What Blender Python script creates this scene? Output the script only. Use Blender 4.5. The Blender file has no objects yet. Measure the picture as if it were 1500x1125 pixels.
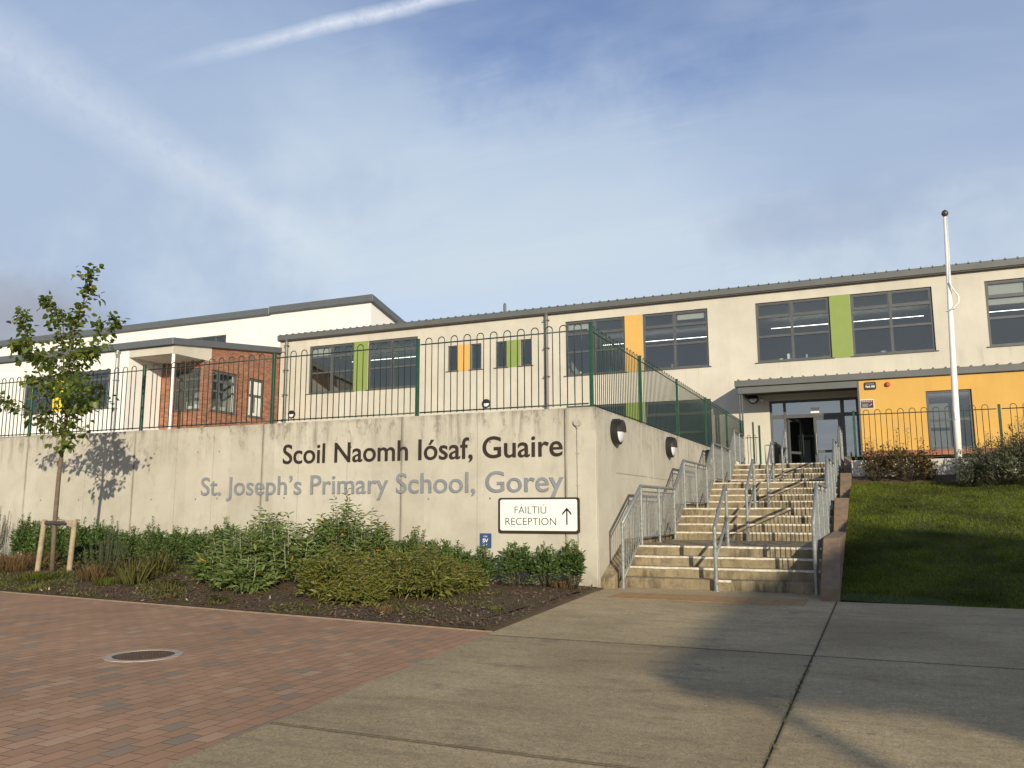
import bpy, bmesh, math, random
import numpy as np
from mathutils import Vector, Matrix, Euler

random.seed(7)
RNG = np.random.default_rng(11)
S = bpy.context.scene
COL = S.collection
R = math.radians

# ------------------------------------------------------------------ camera
cam_d = bpy.data.cameras.new('camera')
cam = bpy.data.objects.new('camera', cam_d)
COL.objects.link(cam)
PITCH, ROLL, YAW, EYE = 0.148822, -0.002447, 0.412079, 1.36
cp, sp = math.cos(PITCH), math.sin(PITCH)
fw = Vector((-math.sin(YAW) * cp, math.cos(YAW) * cp, sp))
rt = Vector((math.cos(YAW), math.sin(YAW), 0))
up = rt.cross(fw)
rt2 = math.cos(ROLL) * rt + math.sin(ROLL) * up
up2 = -math.sin(ROLL) * rt + math.cos(ROLL) * up
cam.matrix_world = Matrix(((rt2.x, up2.x, -fw.x, 0), (rt2.y, up2.y, -fw.y, 0), (rt2.z, up2.z, -fw.z, EYE), (0, 0, 0, 1)))
cam_d.sensor_width = 36
cam_d.lens = 36 * 1212.777 / 1500
cam_d.clip_start = 0.05
cam_d.clip_end = 6000
S.camera = cam

# ------------------------------------------------------------------ exposure, world, sun
S.view_settings.view_transform = 'Standard'
S.view_settings.look = 'None'
S.view_settings.gamma = 1
S.view_settings.use_curve_mapping = False
S.view_settings.exposure = 0.55

SUN_DIR = Vector((-0.73, 1.0, -0.335)).normalized()      # the way the light travels
SUN_EL = math.asin(-SUN_DIR.z)
SUN_AZ = math.atan2(-SUN_DIR.x, -SUN_DIR.y)
sun_d = bpy.data.lights.new('sun', 'SUN')
sun_d.energy = 3.4
sun_d.angle = R(0.53)
sun_d.color = (1.0, 0.89, 0.70)
sun = bpy.data.objects.new('sun', sun_d)
sun.rotation_euler = SUN_DIR.to_track_quat('-Z', 'Y').to_euler()
sun.location = (30, -40, 40)
COL.objects.link(sun)

W = bpy.data.worlds.new('World')
S.world = W
W.use_nodes = True


class NT:
    """small helper for node trees"""
    def __init__(s, tree):
        s.t = tree
        s.n = tree.nodes
        s.l = tree.links

    def node(s, kind, **kw):
        n = s.n.new(kind)
        for k, v in kw.items():
            setattr(n, k, v)
        return n

    def put(s, sock, v):
        if hasattr(v, 'is_output'):
            s.l.new(v, sock)
        elif v is not None:
            if isinstance(v, (tuple, list)) and len(v) == 3 and sock.type == 'RGBA':
                v = (*v, 1)
            sock.default_value = v

    def math(s, op, a, b=None, c=None, clamp=False):
        n = s.node('ShaderNodeMath', operation=op, use_clamp=clamp)
        s.put(n.inputs[0], a)
        if b is not None:
            s.put(n.inputs[1], b)
        if c is not None:
            s.put(n.inputs[2], c)
        return n.outputs[0]

    def vmath(s, op, a, b=None):
        n = s.node('ShaderNodeVectorMath', operation=op)
        s.put(n.inputs[0], a)
        if b is not None:
            s.put(n.inputs[1], b)
        return n.outputs['Value'] if op in ('DOT_PRODUCT', 'LENGTH') else n.outputs[0]

    def mapping(s, vec, scale=(1, 1, 1), rot=(0, 0, 0), loc=(0, 0, 0)):
        n = s.node('ShaderNodeMapping')
        s.put(n.inputs['Vector'], vec)
        n.inputs['Scale'].default_value = scale
        n.inputs['Rotation'].default_value = rot
        n.inputs['Location'].default_value = loc
        return n.outputs[0]

    def noise(s, vec, scale, detail=4, rough=0.55, dist=0.0, color=False):
        n = s.node('ShaderNodeTexNoise')
        s.put(n.inputs['Vector'], vec)
        n.inputs['Scale'].default_value = scale
        n.inputs['Detail'].default_value = detail
        n.inputs['Roughness'].default_value = rough
        n.inputs['Distortion'].default_value = dist
        return n.outputs[1 if color else 0]

    def ramp(s, fac, stops, interp='LINEAR'):
        n = s.node('ShaderNodeValToRGB')
        n.color_ramp.interpolation = interp
        e = n.color_ramp.elements
        while len(e) < len(stops):
            e.new(0.5)
        for i, (p, c) in enumerate(stops):
            e[i].position = p
            e[i].color = (*c, 1) if not isinstance(c, (int, float)) else (c, c, c, 1)
        s.put(n.inputs[0], fac)
        return n.outputs[0]

    def mix(s, fac, a, b, mode='MIX'):
        n = s.node('ShaderNodeMix', data_type='RGBA', blend_type=mode)
        s.put(n.inputs[0], fac)
        s.put(n.inputs[6], a)
        s.put(n.inputs[7], b)
        return n.outputs[2]

    def smooth(s, v, a, b, lo=0.0, hi=1.0):
        n = s.node('ShaderNodeMapRange', interpolation_type='SMOOTHSTEP')
        s.put(n.inputs[0], v)
        for i, x in enumerate((a, b, lo, hi)):
            n.inputs[i + 1].default_value = x
        return n.outputs[0]


def build_world():
    t = NT(W.node_tree)
    t.n.clear()
    out = t.node('ShaderNodeOutputWorld')
    bg = t.node('ShaderNodeBackground')
    sky = t.node('ShaderNodeTexSky', sky_type='NISHITA')
    sky.sun_disc = False
    sky.sun_elevation = SUN_EL
    sky.sun_rotation = SUN_AZ
    sky.air_density = 1.0
    sky.dust_density = 0.6
    sky.ozone_density = 2.2
    d = t.node('ShaderNodeTexCoord').outputs['Generated']
    d = t.vmath('NORMALIZE', d)
    sep = t.node('ShaderNodeSeparateXYZ')
    t.put(sep.inputs[0], d)
    z = sep.outputs[2]
    zz = t.math('MAXIMUM', z, 0.02)
    px = t.math('DIVIDE', sep.outputs[0], t.math('ADD', zz, 0.12))
    py = t.math('DIVIDE', sep.outputs[1], t.math('ADD', zz, 0.12))
    pc = t.node('ShaderNodeCombineXYZ')
    t.put(pc.inputs[0], px)
    t.put(pc.inputs[1], py)
    p = pc.outputs[0]
    # cloud units are the sky's own radiance units
    base = t.mix(1.0, sky.outputs[0], (1.34, 1.22, 1.38), 'MULTIPLY')
    # pale veil, thicker towards the horizon
    veil = t.noise(t.mapping(p, (0.55, 1.0, 1), (0, 0, R(28))), 1.15, 6, 0.55, 0.5)
    veil = t.smooth(veil, 0.34, 0.72)
    low = t.smooth(z, 0.62, 0.27)
    fac = t.math('ADD', t.math('MULTIPLY', t.math('SUBTRACT', veil, 0.42), 0.62), t.math('MULTIPLY', low, 0.98), clamp=True)
    fac = t.math('MULTIPLY', fac, 0.95)
    c = t.mix(fac, base, (5.30, 6.15, 6.95))
    # combed cirrus
    fib = t.noise(t.mapping(p, (0.7, 7.0, 1), (0, 0, R(-38))), 2.2, 7, 0.62, 1.2)
    fib = t.math('MULTIPLY', t.smooth(fib, 0.46, 0.82), t.smooth(t.noise(p, 1.7, 3), 0.40, 0.65))
    c = t.mix(t.math('MULTIPLY', fib, 0.26), c, (6.3, 6.8, 7.6))

    wob = t.math('SUBTRACT', t.noise(d, 9, 4, 0.6), 0.5)
    fine = t.noise(d, 55, 5, 0.7)

    def trail(a, b, w0, w1, amp, fade0, fade1, col, wv=0.01):
        a, b = Vector(a).normalized(), Vector(b).normalized()
        n = a.cross(b).normalized()
        m = (b - a).normalized()
        dist = t.math('ABSOLUTE', t.math('ADD', t.vmath('DOT_PRODUCT', d, tuple(n)), t.math('MULTIPLY', wob, wv)))
        al = t.math('DIVIDE', t.math('SUBTRACT', t.vmath('DOT_PRODUCT', d, tuple(m)), m.dot(a)), m.dot(b) - m.dot(a))
        width = t.math('ADD', w0, t.math('MULTIPLY', t.math('MINIMUM', t.math('MAXIMUM', al, 0.0), 1.0), w1 - w0))
        k = t.math('SUBTRACT', 1.0, t.math('DIVIDE', dist, width), clamp=True)
        k = t.math('MULTIPLY', k, t.smooth(al, *fade0))
        k = t.math('MULTIPLY', k, t.smooth(al, *fade1))
        k = t.math('MULTIPLY', k, t.smooth(fine, 0.22, 0.62, 0.55, 1.0))
        return t.math('MULTIPLY', k, amp, clamp=True), col

    # grey cloud low on the left, dark smudge on the right

    def blob(cen, r, amp, col, sc):
        cen = Vector(cen).normalized()
        dd = t.vmath('SUBTRACT', d, tuple(cen))
        dd = t.mapping(dd, sc)
        ln = t.vmath('LENGTH', dd)
        ln = t.math('ADD', ln, t.math('MULTIPLY', wob, r * 1.1))
        return t.math('MULTIPLY', t.smooth(ln, r, r * 0.25), amp), col
    k, col = blob((-.36, .86, .36), .36, .50, (5.3, 6.15, 6.85), (.9, .9, 2.0))
    c = t.mix(k, c, col)
    k, col = blob((-.78, .50, .40), .44, .70, (3.1, 4.05, 5.75), (1, 1, 1))
    c = t.mix(k, c, col)
    k, col = blob((-.83, .53, .19), .16, .85, (3.1, 3.2, 3.7), (1, 1, 1.9))
    c = t.mix(k, c, col)
    k, col = blob((-.02, .95, .32), .14, .42, (3.7, 4.2, 5.2), (.8, 1, 3.0))
    c = t.mix(k, c, col)
    k, col = blob((.10, .90, .42), .34, .62, (3.0, 3.85, 5.5), (1.0, 1, 1.3))
    c = t.mix(k, c, col)
    k, col = trail((-.68, .58, .45), (-.41, .73, .55), .009, .011, .80, (-.05, .75), (1.7, 1.3), (7.2, 7.6, 8.3), 0.010)
    c = t.mix(k, c, col)
    k, col = trail((-.75, .49, .44), (-.53, .81, .26), .048, .020, .38, (-.6, -.1), (1.15, .45), (6.9, 7.3, 7.9), 0.010)
    c = t.mix(k, c, col)
    t.put(bg.inputs['Color'], c)
    bg.inputs['Strength'].default_value = 0.080
    t.l.new(bg.outputs[0], out.inputs[0])


build_world()

# ------------------------------------------------------------------ object helpers


def obj(name, me, m=None, parent=None):
    if isinstance(m, (list, tuple)):
        for x in m:
            me.materials.append(x)
    elif m is not None:
        me.materials.append(m)
    o = bpy.data.objects.new(name, me)
    COL.objects.link(o)
    if parent is not None:
        o.parent = parent
    return o


def empty(name, loc=(0, 0, 0)):
    o = bpy.data.objects.new(name, None)
    o.empty_display_size = 0.2
    COL.objects.link(o)
    o.location = loc
    return o


def tag(o, label=None, cat=None, group=None, kind=None):
    if label:
        o['label'] = label
    if cat:
        o['category'] = cat
    if group:
        o['group'] = group
    if kind:
        o['kind'] = kind
    return o


class MB:
    """collects vertices and faces for one mesh; origin is subtracted from every point"""
    def __init__(s, org=(0, 0, 0)):
        s.v, s.f, s.mi, s.o = [], [], [], Vector(org)
        s.cur = 0

    def add(s, vs, fs):
        k = len(s.v)
        s.v += [tuple(Vector(p) - s.o) for p in vs]
        for f in fs:
            s.f.append(tuple(i + k for i in f))
            s.mi.append(s.cur)
        return s

    def box(s, x0, x1, y0, y1, z0, z1):
        return s.add([(x0, y0, z0), (x1, y0, z0), (x1, y1, z0), (x0, y1, z0), (x0, y0, z1), (x1, y0, z1), (x1, y1, z1), (x0, y1, z1)],
                     [(3, 2, 1, 0), (4, 5, 6, 7), (0, 1, 5, 4), (1, 2, 6, 5), (2, 3, 7, 6), (3, 0, 4, 7)])

    def quad(s, a, b, c, d):
        return s.add([a, b, c, d], [(0, 1, 2, 3)])

    def prism(s, poly, fn0, fn1):
        """poly of 2-D points (counter-clockwise seen from end 1), fn maps point to 3-D at either end"""
        n = len(poly)
        vs = [fn0(p) for p in poly] + [fn1(p) for p in poly]
        fs = [tuple(range(n))[::-1], tuple(range(n, 2 * n))]
        fs += [(i, (i + 1) % n, n + (i + 1) % n, n + i) for i in range(n)]
        return s.add(vs, fs)

    def tube(s, pts, r, n=8, cap=True, closed=False):
        pts = [Vector(p) for p in pts]
        rs = r if isinstance(r, (list, tuple)) else [r] * len(pts)
        vs, fs = [], []
        m = len(pts)
        ref = None
        for i, p in enumerate(pts):
            if closed:
                t = (pts[(i + 1) % m] - pts[i - 1])
            else:
                t = (pts[min(i + 1, m - 1)] - pts[max(i - 1, 0)])
            t.normalize()
            if ref is None:
                ref = Vector((0, 0, 1)) if abs(t.z) < .9 else Vector((1, 0, 0))
            a = (ref - t * ref.dot(t))
            if a.length < 1e-4:
                a = t.orthogonal()
            a.normalize()
            ref = a
            b = t.cross(a)
            for k in range(n):
                an = 2 * math.pi * k / n
                vs.append(p + rs[i] * (math.cos(an) * a + math.sin(an) * b))
        for i in range(m if closed else m - 1):
            j = (i + 1) % m
            for k in range(n):
                fs.append((i * n + k, i * n + (k + 1) % n, j * n + (k + 1) % n, j * n + k))
        if cap and not closed:
            fs.append(tuple(range(n))[::-1])
            fs.append(tuple(range((m - 1) * n, m * n)))
        return s.add(vs, fs)

    def disc_cyl(s, c, axis, r, depth, n=24, r2=None):
        c = Vector(c)
        ax = Vector(axis).normalized()
        return s.tube([c, c + ax * depth], [r, r if r2 is None else r2], n)

    def build(s, name, m, parent=None, smooth=False, bevel=0.0, seg=1):
        me = bpy.data.meshes.new(name)
        me.from_pydata(s.v, [], s.f)
        ms = m if isinstance(m, (list, tuple)) else [m]
        o = obj(name, me, ms, parent)
        me.polygons.foreach_set('material_index', s.mi)
        if smooth:
            me.polygons.foreach_set('use_smooth', [True] * len(s.f))
        me.update()
        if bevel:
            b = o.modifiers.new('bevel', 'BEVEL')
            b.width = bevel
            b.segments = seg
            b.limit_method = 'ANGLE'
            b.angle_limit = R(40)
        return o


# ------------------------------------------------------------------ materials
MATS = {}


def new_mat(name):
    m = bpy.data.materials.new(name)
    m.use_nodes = True
    t = NT(m.node_tree)
    b = t.n['Principled BSDF']
    return m, t, b


def coords(t):
    return t.node('ShaderNodeTexCoord').outputs['Object']


def geo_pos(t):
    return t.node('ShaderNodeNewGeometry').outputs['Position']


def bump(t, b, h, dist=0.01, strength=0.6):
    n = t.node('ShaderNodeBump')
    n.inputs['Distance'].default_value = dist
    n.inputs['Strength'].default_value = strength
    t.put(n.inputs['Height'], h)
    t.l.new(n.outputs[0], b.inputs['Normal'])


def plain(name, col, rough=0.6, metal=0.0, var=0.12, scale=3.0, bmp=0.0, bscale=60, spec=0.5, streak=0.0):
    if name in MATS:
        return MATS[name]
    m, t, b = new_mat(name)
    p = geo_pos(t)
    n = t.noise(p, scale, 6, 0.6)
    f = t.smooth(n, 0.25, 0.75, 1 - var, 1 + var)
    c = t.mix(1.0, col, f, 'MULTIPLY')
    if streak:
        sv = t.noise(t.mapping(p, (1.5, 1.5, 0.30)), 1.3, 7, 0.6, 0.6)
        c = t.mix(1.0, c, t.smooth(sv, 0.35, 0.75, 1 + streak * .3, 1 - streak), 'MULTIPLY')
    t.put(b.inputs['Base Color'], c)
    b.inputs['Metallic'].default_value = metal
    b.inputs['Specular IOR Level'].default_value = spec
    t.put(b.inputs['Roughness'], t.smooth(n, 0.2, 0.8, max(rough - .08, 0.02), min(rough + .08, 1)))
    if bmp:
        bump(t, b, t.noise(p, bscale, 5, 0.65), bmp)
    MATS[name] = m
    return m


def brick_cells(t, u, v, w, l, mortar):
    """running bond: u across the courses, v along; returns random per brick, mortar mask"""
    us = t.math('DIVIDE', u, w)
    row = t.math('FLOOR', us)
    vs = t.math('ADD', t.math('DIVIDE', v, l), t.math('MULTIPLY', t.math('FLOORED_MODULO', row, 2.0), 0.5))
    col = t.math('FLOOR', vs)
    cv = t.node('ShaderNodeCombineXYZ')
    t.put(cv.inputs[0], row)
    t.put(cv.inputs[1], col)
    wn = t.node('ShaderNodeTexWhiteNoise', noise_dimensions='2D')
    t.put(wn.inputs['Vector'], cv.outputs[0])
    fu = t.math('FRACT', us)
    fv = t.math('FRACT', vs)
    du = t.math('MULTIPLY', t.math('MINIMUM', fu, t.math('SUBTRACT', 1.0, fu)), w)
    dv = t.math('MULTIPLY', t.math('MINIMUM', fv, t.math('SUBTRACT', 1.0, fv)), l)
    dm = t.math('MINIMUM', du, dv)
    return wn.outputs[0], wn.outputs[1], dm


def mat_paving():
    m, t, b = new_mat('paving_brick')
    p = geo_pos(t)
    wob = t.noise(p, 14, 3, 0.5, color=True)
    p2 = t.vmath('ADD', p, t.vmath('MULTIPLY', t.vmath('SUBTRACT', wob, (.5, .5, .5)), (.008, .008, 0)))
    s = t.node('ShaderNodeSeparateXYZ')
    t.put(s.inputs[0], p2)
    rnd, rc, dm = brick_cells(t, s.outputs[0], s.outputs[1], 0.132, 0.215, 0.004)
    c = t.ramp(rnd, [(0, (.275, .212, .142)), (.05, (.305, .218, .142)), (.11, (.365, .214, .118)), (.45, (.405, .228, .122)), (.70, (.428, .24, .132)), (.90, (.44, .26, .147)), (1, (.465, .295, .172))])
    big = t.noise(p, .55, 4, .6)
    c = t.mix(1.0, c, t.smooth(big, .3, .7, .84, 1.12), 'MULTIPLY')
    gr = t.noise(p, 120, 3, .7)
    c = t.mix(1.0, c, t.smooth(gr, .25, .75, .86, 1.13), 'MULTIPLY')
    blot = t.noise(p, 6, 5, .65)
    c = t.mix(t.smooth(blot, .45, .8, 0, .40), c, (.30, .215, .145))
    mort = t.smooth(dm, .002, .0055, 1, 0)
    mort2 = t.math('MULTIPLY', mort, t.smooth(t.noise(p, 3, 3), .3, .6, .5, 1.0))
    c = t.mix(mort2, c, (.125, .088, .058))
    t.put(b.inputs['Base Color'], c)
    b.inputs['Roughness'].default_value = .85
    b.inputs['Specular IOR Level'].default_value = .3
    h = t.math('ADD', t.math('MULTIPLY', mort, -1.0), t.math('MULTIPLY', gr, .3))
    h = t.math('ADD', h, t.math('MULTIPLY', rnd, .5))
    bump(t, b, h, .004, .8)
    return m


def mat_wall_brick():
    m, t, b = new_mat('wall_brick')
    p = geo_pos(t)
    s = t.node('ShaderNodeSeparateXYZ')
    t.put(s.inputs[0], p)
    rnd, rc, dm = brick_cells(t, s.outputs[2], t.math('ADD', s.outputs[0], s.outputs[1]), 0.075, 0.225, .01)
    c = t.ramp(rnd, [(0, (.20, .072, .036)), (.35, (.275, .105, .052)), (.75, (.33, .132, .066)), (1, (.39, .175, .095))])
    c = t.mix(1.0, c, t.smooth(t.noise(p, 2.5, 4), .3, .7, .88, 1.1), 'MULTIPLY')
    mort = t.smooth(dm, .003, .006, 1, 0)
    c = t.mix(mort, c, (.30, .24, .19))
    t.put(b.inputs['Base Color'], c)
    b.inputs['Roughness'].default_value = .85
    bump(t, b, t.math('MULTIPLY', mort, -1.0), .006, .7)
    return m


def mat_precast():
    """cast concrete wall: blotches, vertical run-off streaks, dirt along the top, fine pores"""
    m, t, b = new_mat('cast_concrete')
    p = geo_pos(t)
    s = t.node('ShaderNodeSeparateXYZ')
    t.put(s.inputs[0], p)
    x, y, z = s.outputs
    u = t.math('ADD', x, y)
    uv = t.node('ShaderNodeCombineXYZ')
    t.put(uv.inputs[0], u)
    t.put(uv.inputs[2], z)
    q = uv.outputs[0]
    n1 = t.noise(q, 1.1, 7, .62, .4)
    c = t.ramp(n1, [(.25, (.40, .365, .29)), (.5, (.475, .44, .355)), (.75, (.53, .495, .41))])
    n2 = t.noise(t.mapping(q, (1, 1, .5)), 4.5, 6, .7)
    c = t.mix(t.smooth(n2, .50, .76, 0, .5), c, (.33, .30, .235))
    # per-panel tone between the shutter joints
    pan = t.math('FLOOR', t.math('DIVIDE', u, 1.19))
    wn = t.node('ShaderNodeTexWhiteNoise', noise_dimensions='1D')
    t.put(wn.inputs['W'], pan)
    c = t.mix(1.0, c, t.smooth(wn.outputs[0], 0, 1, .95, 1.05), 'MULTIPLY')
    # run-off stains from the top edge
    st = t.noise(t.mapping(q, (5.5, 1, .35)), 1.0, 6, .7)
    st2 = t.noise(t.mapping(q, (1.3, 1, .5)), 1.0, 4, .6)
    top = t.smooth(z, 2.15, 3.12)
    k = t.math('MULTIPLY', t.math('MULTIPLY', t.smooth(st, .43, .66), t.smooth(st2, .40, .62)), top)
    c = t.mix(t.math('MULTIPLY', k, .85), c, (.16, .14, .11))
    # dirty patches seen under the rail
    dp = t.noise(t.mapping(q, (2.4, 1, 1.2)), 1.5, 7, .75)
    k = t.math('MULTIPLY', t.smooth(dp, .52, .64), t.smooth(z, 2.1, 2.9))
    c = t.mix(t.math('MULTIPLY', k, .70), c, (.18, .16, .125))
    edge = t.math('MULTIPLY', t.smooth(z, 3.00, 3.12), t.smooth(t.noise(q, 6, 5, .7), .35, .7))
    c = t.mix(t.math('MULTIPLY', edge, .55), c, (.17, .145, .11))
    foot = t.math('MULTIPLY', t.smooth(z, .45, .02), t.smooth(t.noise(q, 4, 5, .7), .3, .65))
    c = t.mix(t.math('MULTIPLY', foot, .5), c, (.22, .19, .145))
    # weathered bands beside the casting joints
    jm = None
    for jx_ in (-22.4, -18.95, -15.39, -11.74, -8.37, -5.02):
        dj = t.math('ABSOLUTE', t.math('SUBTRACT', x, jx_ + .015))
        kk = t.smooth(t.math('ADD', dj, t.math('MULTIPLY', t.math('SUBTRACT', n2, .5), .05)), .055, .010)
        jm = kk if jm is None else t.math('MAXIMUM', jm, kk)
    jm = t.math('MULTIPLY', jm, t.smooth(t.noise(t.mapping(q, (1, 1, .6)), 2.2, 5, .7), .28, .62, .25, .8))
    jm = t.math('MULTIPLY', jm, t.smooth(y, 13.9, 13.85))
    c = t.mix(jm, c, (.20, .178, .14))
    # pores
    vo = t.node('ShaderNodeTexVoronoi')
    t.put(vo.inputs['Vector'], q)
    vo.inputs['Scale'].default_value = 16
    pore = t.math('MULTIPLY', t.smooth(vo.outputs[0], .10, .06), t.smooth(t.noise(q, 3, 2), .5, .6))
    c = t.mix(t.math('MULTIPLY', pore, .5), c, (.14, .125, .10))
    t.put(b.inputs['Base Color'], c)
    b.inputs['Roughness'].default_value = .82
    b.inputs['Specular IOR Level'].default_value = .3
    bump(t, b, t.math('ADD', t.noise(q, 40, 5, .6), t.math('MULTIPLY', n1, 1.2)), .006, .5)
    return m


def mat_apron():
    m, t, b = new_mat('brushed_concrete')
    p = geo_pos(t)
    n1 = t.noise(p, .55, 6, .6, .5)
    c = t.ramp(n1, [(.30, (.315, .240, .130)), (.5, (.415, .318, .176)), (.70, (.515, .402, .230))])
    n2 = t.noise(t.mapping(p, (1, 2.6, 1)), 1.6, 6, .68)
    c = t.mix(t.smooth(n2, .46, .72, 0, .58), c, (.235, .185, .115))
    gr = t.noise(p, 70, 4, .75)
    c = t.mix(1.0, c, t.smooth(gr, .3, .7, .70, 1.28), 'MULTIPLY')
    g2 = t.noise(p, 18, 6, .75)
    c = t.mix(1.0, c, t.smooth(g2, .32, .68, .82, 1.16), 'MULTIPLY')
    vo = t.node('ShaderNodeTexVoronoi')
    t.put(vo.inputs['Vector'], p)
    vo.inputs['Scale'].default_value = 42
    dots = t.math('MULTIPLY', t.smooth(vo.outputs[0], .34, .20), t.smooth(t.noise(p, 9, 4), .40, .60))
    c = t.mix(t.math('MULTIPLY', dots, .75), c, (.13, .112, .08))
    br = t.noise(t.mapping(p, (1.2, 60, 1)), 1.6, 3, .6)
    c = t.mix(1.0, c, t.smooth(br, .3, .7, .93, 1.06), 'MULTIPLY')
    st = t.noise(p, 2.1, 2, .5)
    c = t.mix(t.smooth(st, .66, .72, 0, .34), c, (.13, .11, .08))
    sj = t.node('ShaderNodeSeparateXYZ')
    t.put(sj.inputs[0], p)
    wj = t.math('MULTIPLY', t.math('SUBTRACT', g2, .5), .05)
    for yj_ in (.55, 4.487, 8.412):
        dj = t.math('ABSOLUTE', t.math('SUBTRACT', sj.outputs[1], yj_))
        c = t.mix(t.smooth(t.math('ADD', dj, wj), .042, .012, 0, .8), c, (.10, .083, .055))
    dj = t.math('ABSOLUTE', t.math('ADD', sj.outputs[0], .637))
    c = t.mix(t.smooth(t.math('ADD', dj, wj), .030, .006, 0, .55), c, (.13, .10, .06))
    sp = t.noise(p, 5.5, 2, .4)
    c = t.mix(t.smooth(sp, .735, .76, 0, .45), c, (.09, .075, .055))
    sy = t.node('ShaderNodeSeparateXYZ')
    t.put(sy.inputs[0], p)
    bay = t.math('ADD', t.math('FLOOR', t.math('DIVIDE', t.math('SUBTRACT', sy.outputs[1], .55), 3.95)), t.math('MULTIPLY', t.math('GREATER_THAN', sy.outputs[0], -.637), 7.0))
    wb = t.node('ShaderNodeTexWhiteNoise', noise_dimensions='1D')
    t.put(wb.inputs['W'], bay)
    c = t.mix(1.0, c, t.smooth(wb.outputs[0], 0, 1, .90, 1.08), 'MULTIPLY')
    t.put(b.inputs['Base Color'], c)
    b.inputs['Roughness'].default_value = .88
    b.inputs['Specular IOR Level'].default_value = .25
    bump(t, b, t.math('ADD', t.math('MULTIPLY', gr, 1.0), t.math('MULTIPLY', br, .6)), .006, .55)
    return m


def mat_step():
    m, t, b = new_mat('step_concrete')
    p = geo_pos(t)
    n1 = t.noise(p, 2.2, 6, .65)
    c = t.ramp(n1, [(.25, (.195, .150, .083)), (.5, (.285, .228, .13)), (.75, (.36, .295, .178))])
    # dark run-off down the risers
    k = t.smooth(t.noise(t.mapping(p, (7, 2, 1.6)), 1.0, 6, .75), .42, .62)
    k2 = t.smooth(t.noise(p, 1.1, 4, .6), .34, .56)
    c = t.mix(t.math('MULTIPLY', t.math('MULTIPLY', k, k2), .88), c, (.058, .045, .028))
    c = t.mix(t.smooth(t.noise(p, 7, 7, .8), .43, .68, 0, .8), c, (.13, .105, .066))
    t.put(b.inputs['Base Color'], c)
    b.inputs['Roughness'].default_value = .88
    bump(t, b, t.noise(p, 50, 5, .7), .006, .5)
    return m


def mat_mulch():
    m, t, b = new_mat('bark_mulch')
    p = geo_pos(t)
    n = t.noise(t.mapping(p, (1, 2.2, 1)), 34, 5, .75)
    c = t.ramp(n, [(.3, (.05, .034, .02)), (.5, (.125, .085, .052)), (.64, (.19, .135, .085)), (.8, (.29, .22, .15))])
    g = t.noise(p, 1.3, 4, .6)
    c = t.mix(t.smooth(g, .45, .7, 0, .55), c, (.12, .12, .045))
    t.put(b.inputs['Base Color'], c)
    b.inputs['Roughness'].default_value = .95
    b.inputs['Specular IOR Level'].default_value = .15
    bump(t, b, n, .03, .9)
    return m


def mat_lawn_soil():
    m, t, b = new_mat('lawn_base')
    p = geo_pos(t)
    c = t.ramp(t.noise(p, 9, 6, .7), [(.3, (.03, .042, .006)), (.55, (.05, .068, .009)), (.75, (.07, .08, .014))])
    t.put(b.inputs['Base Color'], c)
    b.inputs['Roughness'].default_value = .95
    bump(t, b, t.noise(p, 80, 4, .7), .02, .8)
    return m


def mat_leaf(name, stops, trans=.35, rough=.5, big=0.0, sat=None):
    """leaf colour picked per leaf from the mesh attribute 'tint'"""
    m, t, b = new_mat(name)
    a = t.node('ShaderNodeAttribute', attribute_name='tint')
    c = t.ramp(a.outputs['Fac'], stops)
    p = geo_pos(t)
    c = t.mix(1.0, c, t.smooth(t.noise(p, 30, 3), .3, .7, .86, 1.14), 'MULTIPLY')
    if big:
        c = t.mix(1.0, c, t.smooth(t.noise(p, .9, 4), .35, .65, 1 - big, 1 + big), 'MULTIPLY')
    out = t.n['Material Output']
    t.put(b.inputs['Base Color'], c)
    b.inputs['Roughness'].default_value = rough
    b.inputs['Specular IOR Level'].default_value = .35
    tr = t.node('ShaderNodeBsdfTranslucent')
    t.put(tr.inputs[0], t.mix(1.0, c, (1.25, 1.35, .7), 'MULTIPLY'))
    mx = t.node('ShaderNodeMixShader')
    mx.inputs[0].default_value = trans
    t.l.new(b.outputs[0], mx.inputs[1])
    t.l.new(tr.outputs[0], mx.inputs[2])
    t.l.new(mx.outputs[0], out.inputs[0])
    return m


def mat_glass(name, tint=(.80, .83, .80), refl=.07):
    m, t, b = new_mat(name)
    out = t.n['Material Output']
    t.n.remove(b)
    tr = t.node('ShaderNodeBsdfTransparent')
    tr.inputs[0].default_value = (*tint, 1)
    gl = t.node('ShaderNodeBsdfGlossy')
    gl.inputs['Color'].default_value = (.95, .95, .92, 1)
    gl.inputs['Roughness'].default_value = .015
    p = geo_pos(t)
    bn = t.node('ShaderNodeBump')
    bn.inputs['Distance'].default_value = .02
    bn.inputs['Strength'].default_value = .12
    t.put(bn.inputs['Height'], t.noise(p, .9, 2))
    t.l.new(bn.outputs[0], gl.inputs['Normal'])
    lw = t.node('ShaderNodeLayerWeight')
    lw.inputs[0].default_value = .35
    f = t.math('ADD', t.math('MULTIPLY', lw.outputs['Fresnel'], .35), refl, clamp=True)
    mx = t.node('ShaderNodeMixShader')
    t.put(mx.inputs[0], f)
    t.l.new(tr.outputs[0], mx.inputs[1])
    t.l.new(gl.outputs[0], mx.inputs[2])
    t.l.new(mx.outputs[0], out.inputs[0])
    return m


def mat_emit(name, col, s):
    m, t, b = new_mat(name)
    t.put(b.inputs['Base Color'], (.8, .8, .8))
    t.put(b.inputs['Emission Color'], col)
    b.inputs['Emission Strength'].default_value = s
    return m


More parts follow.
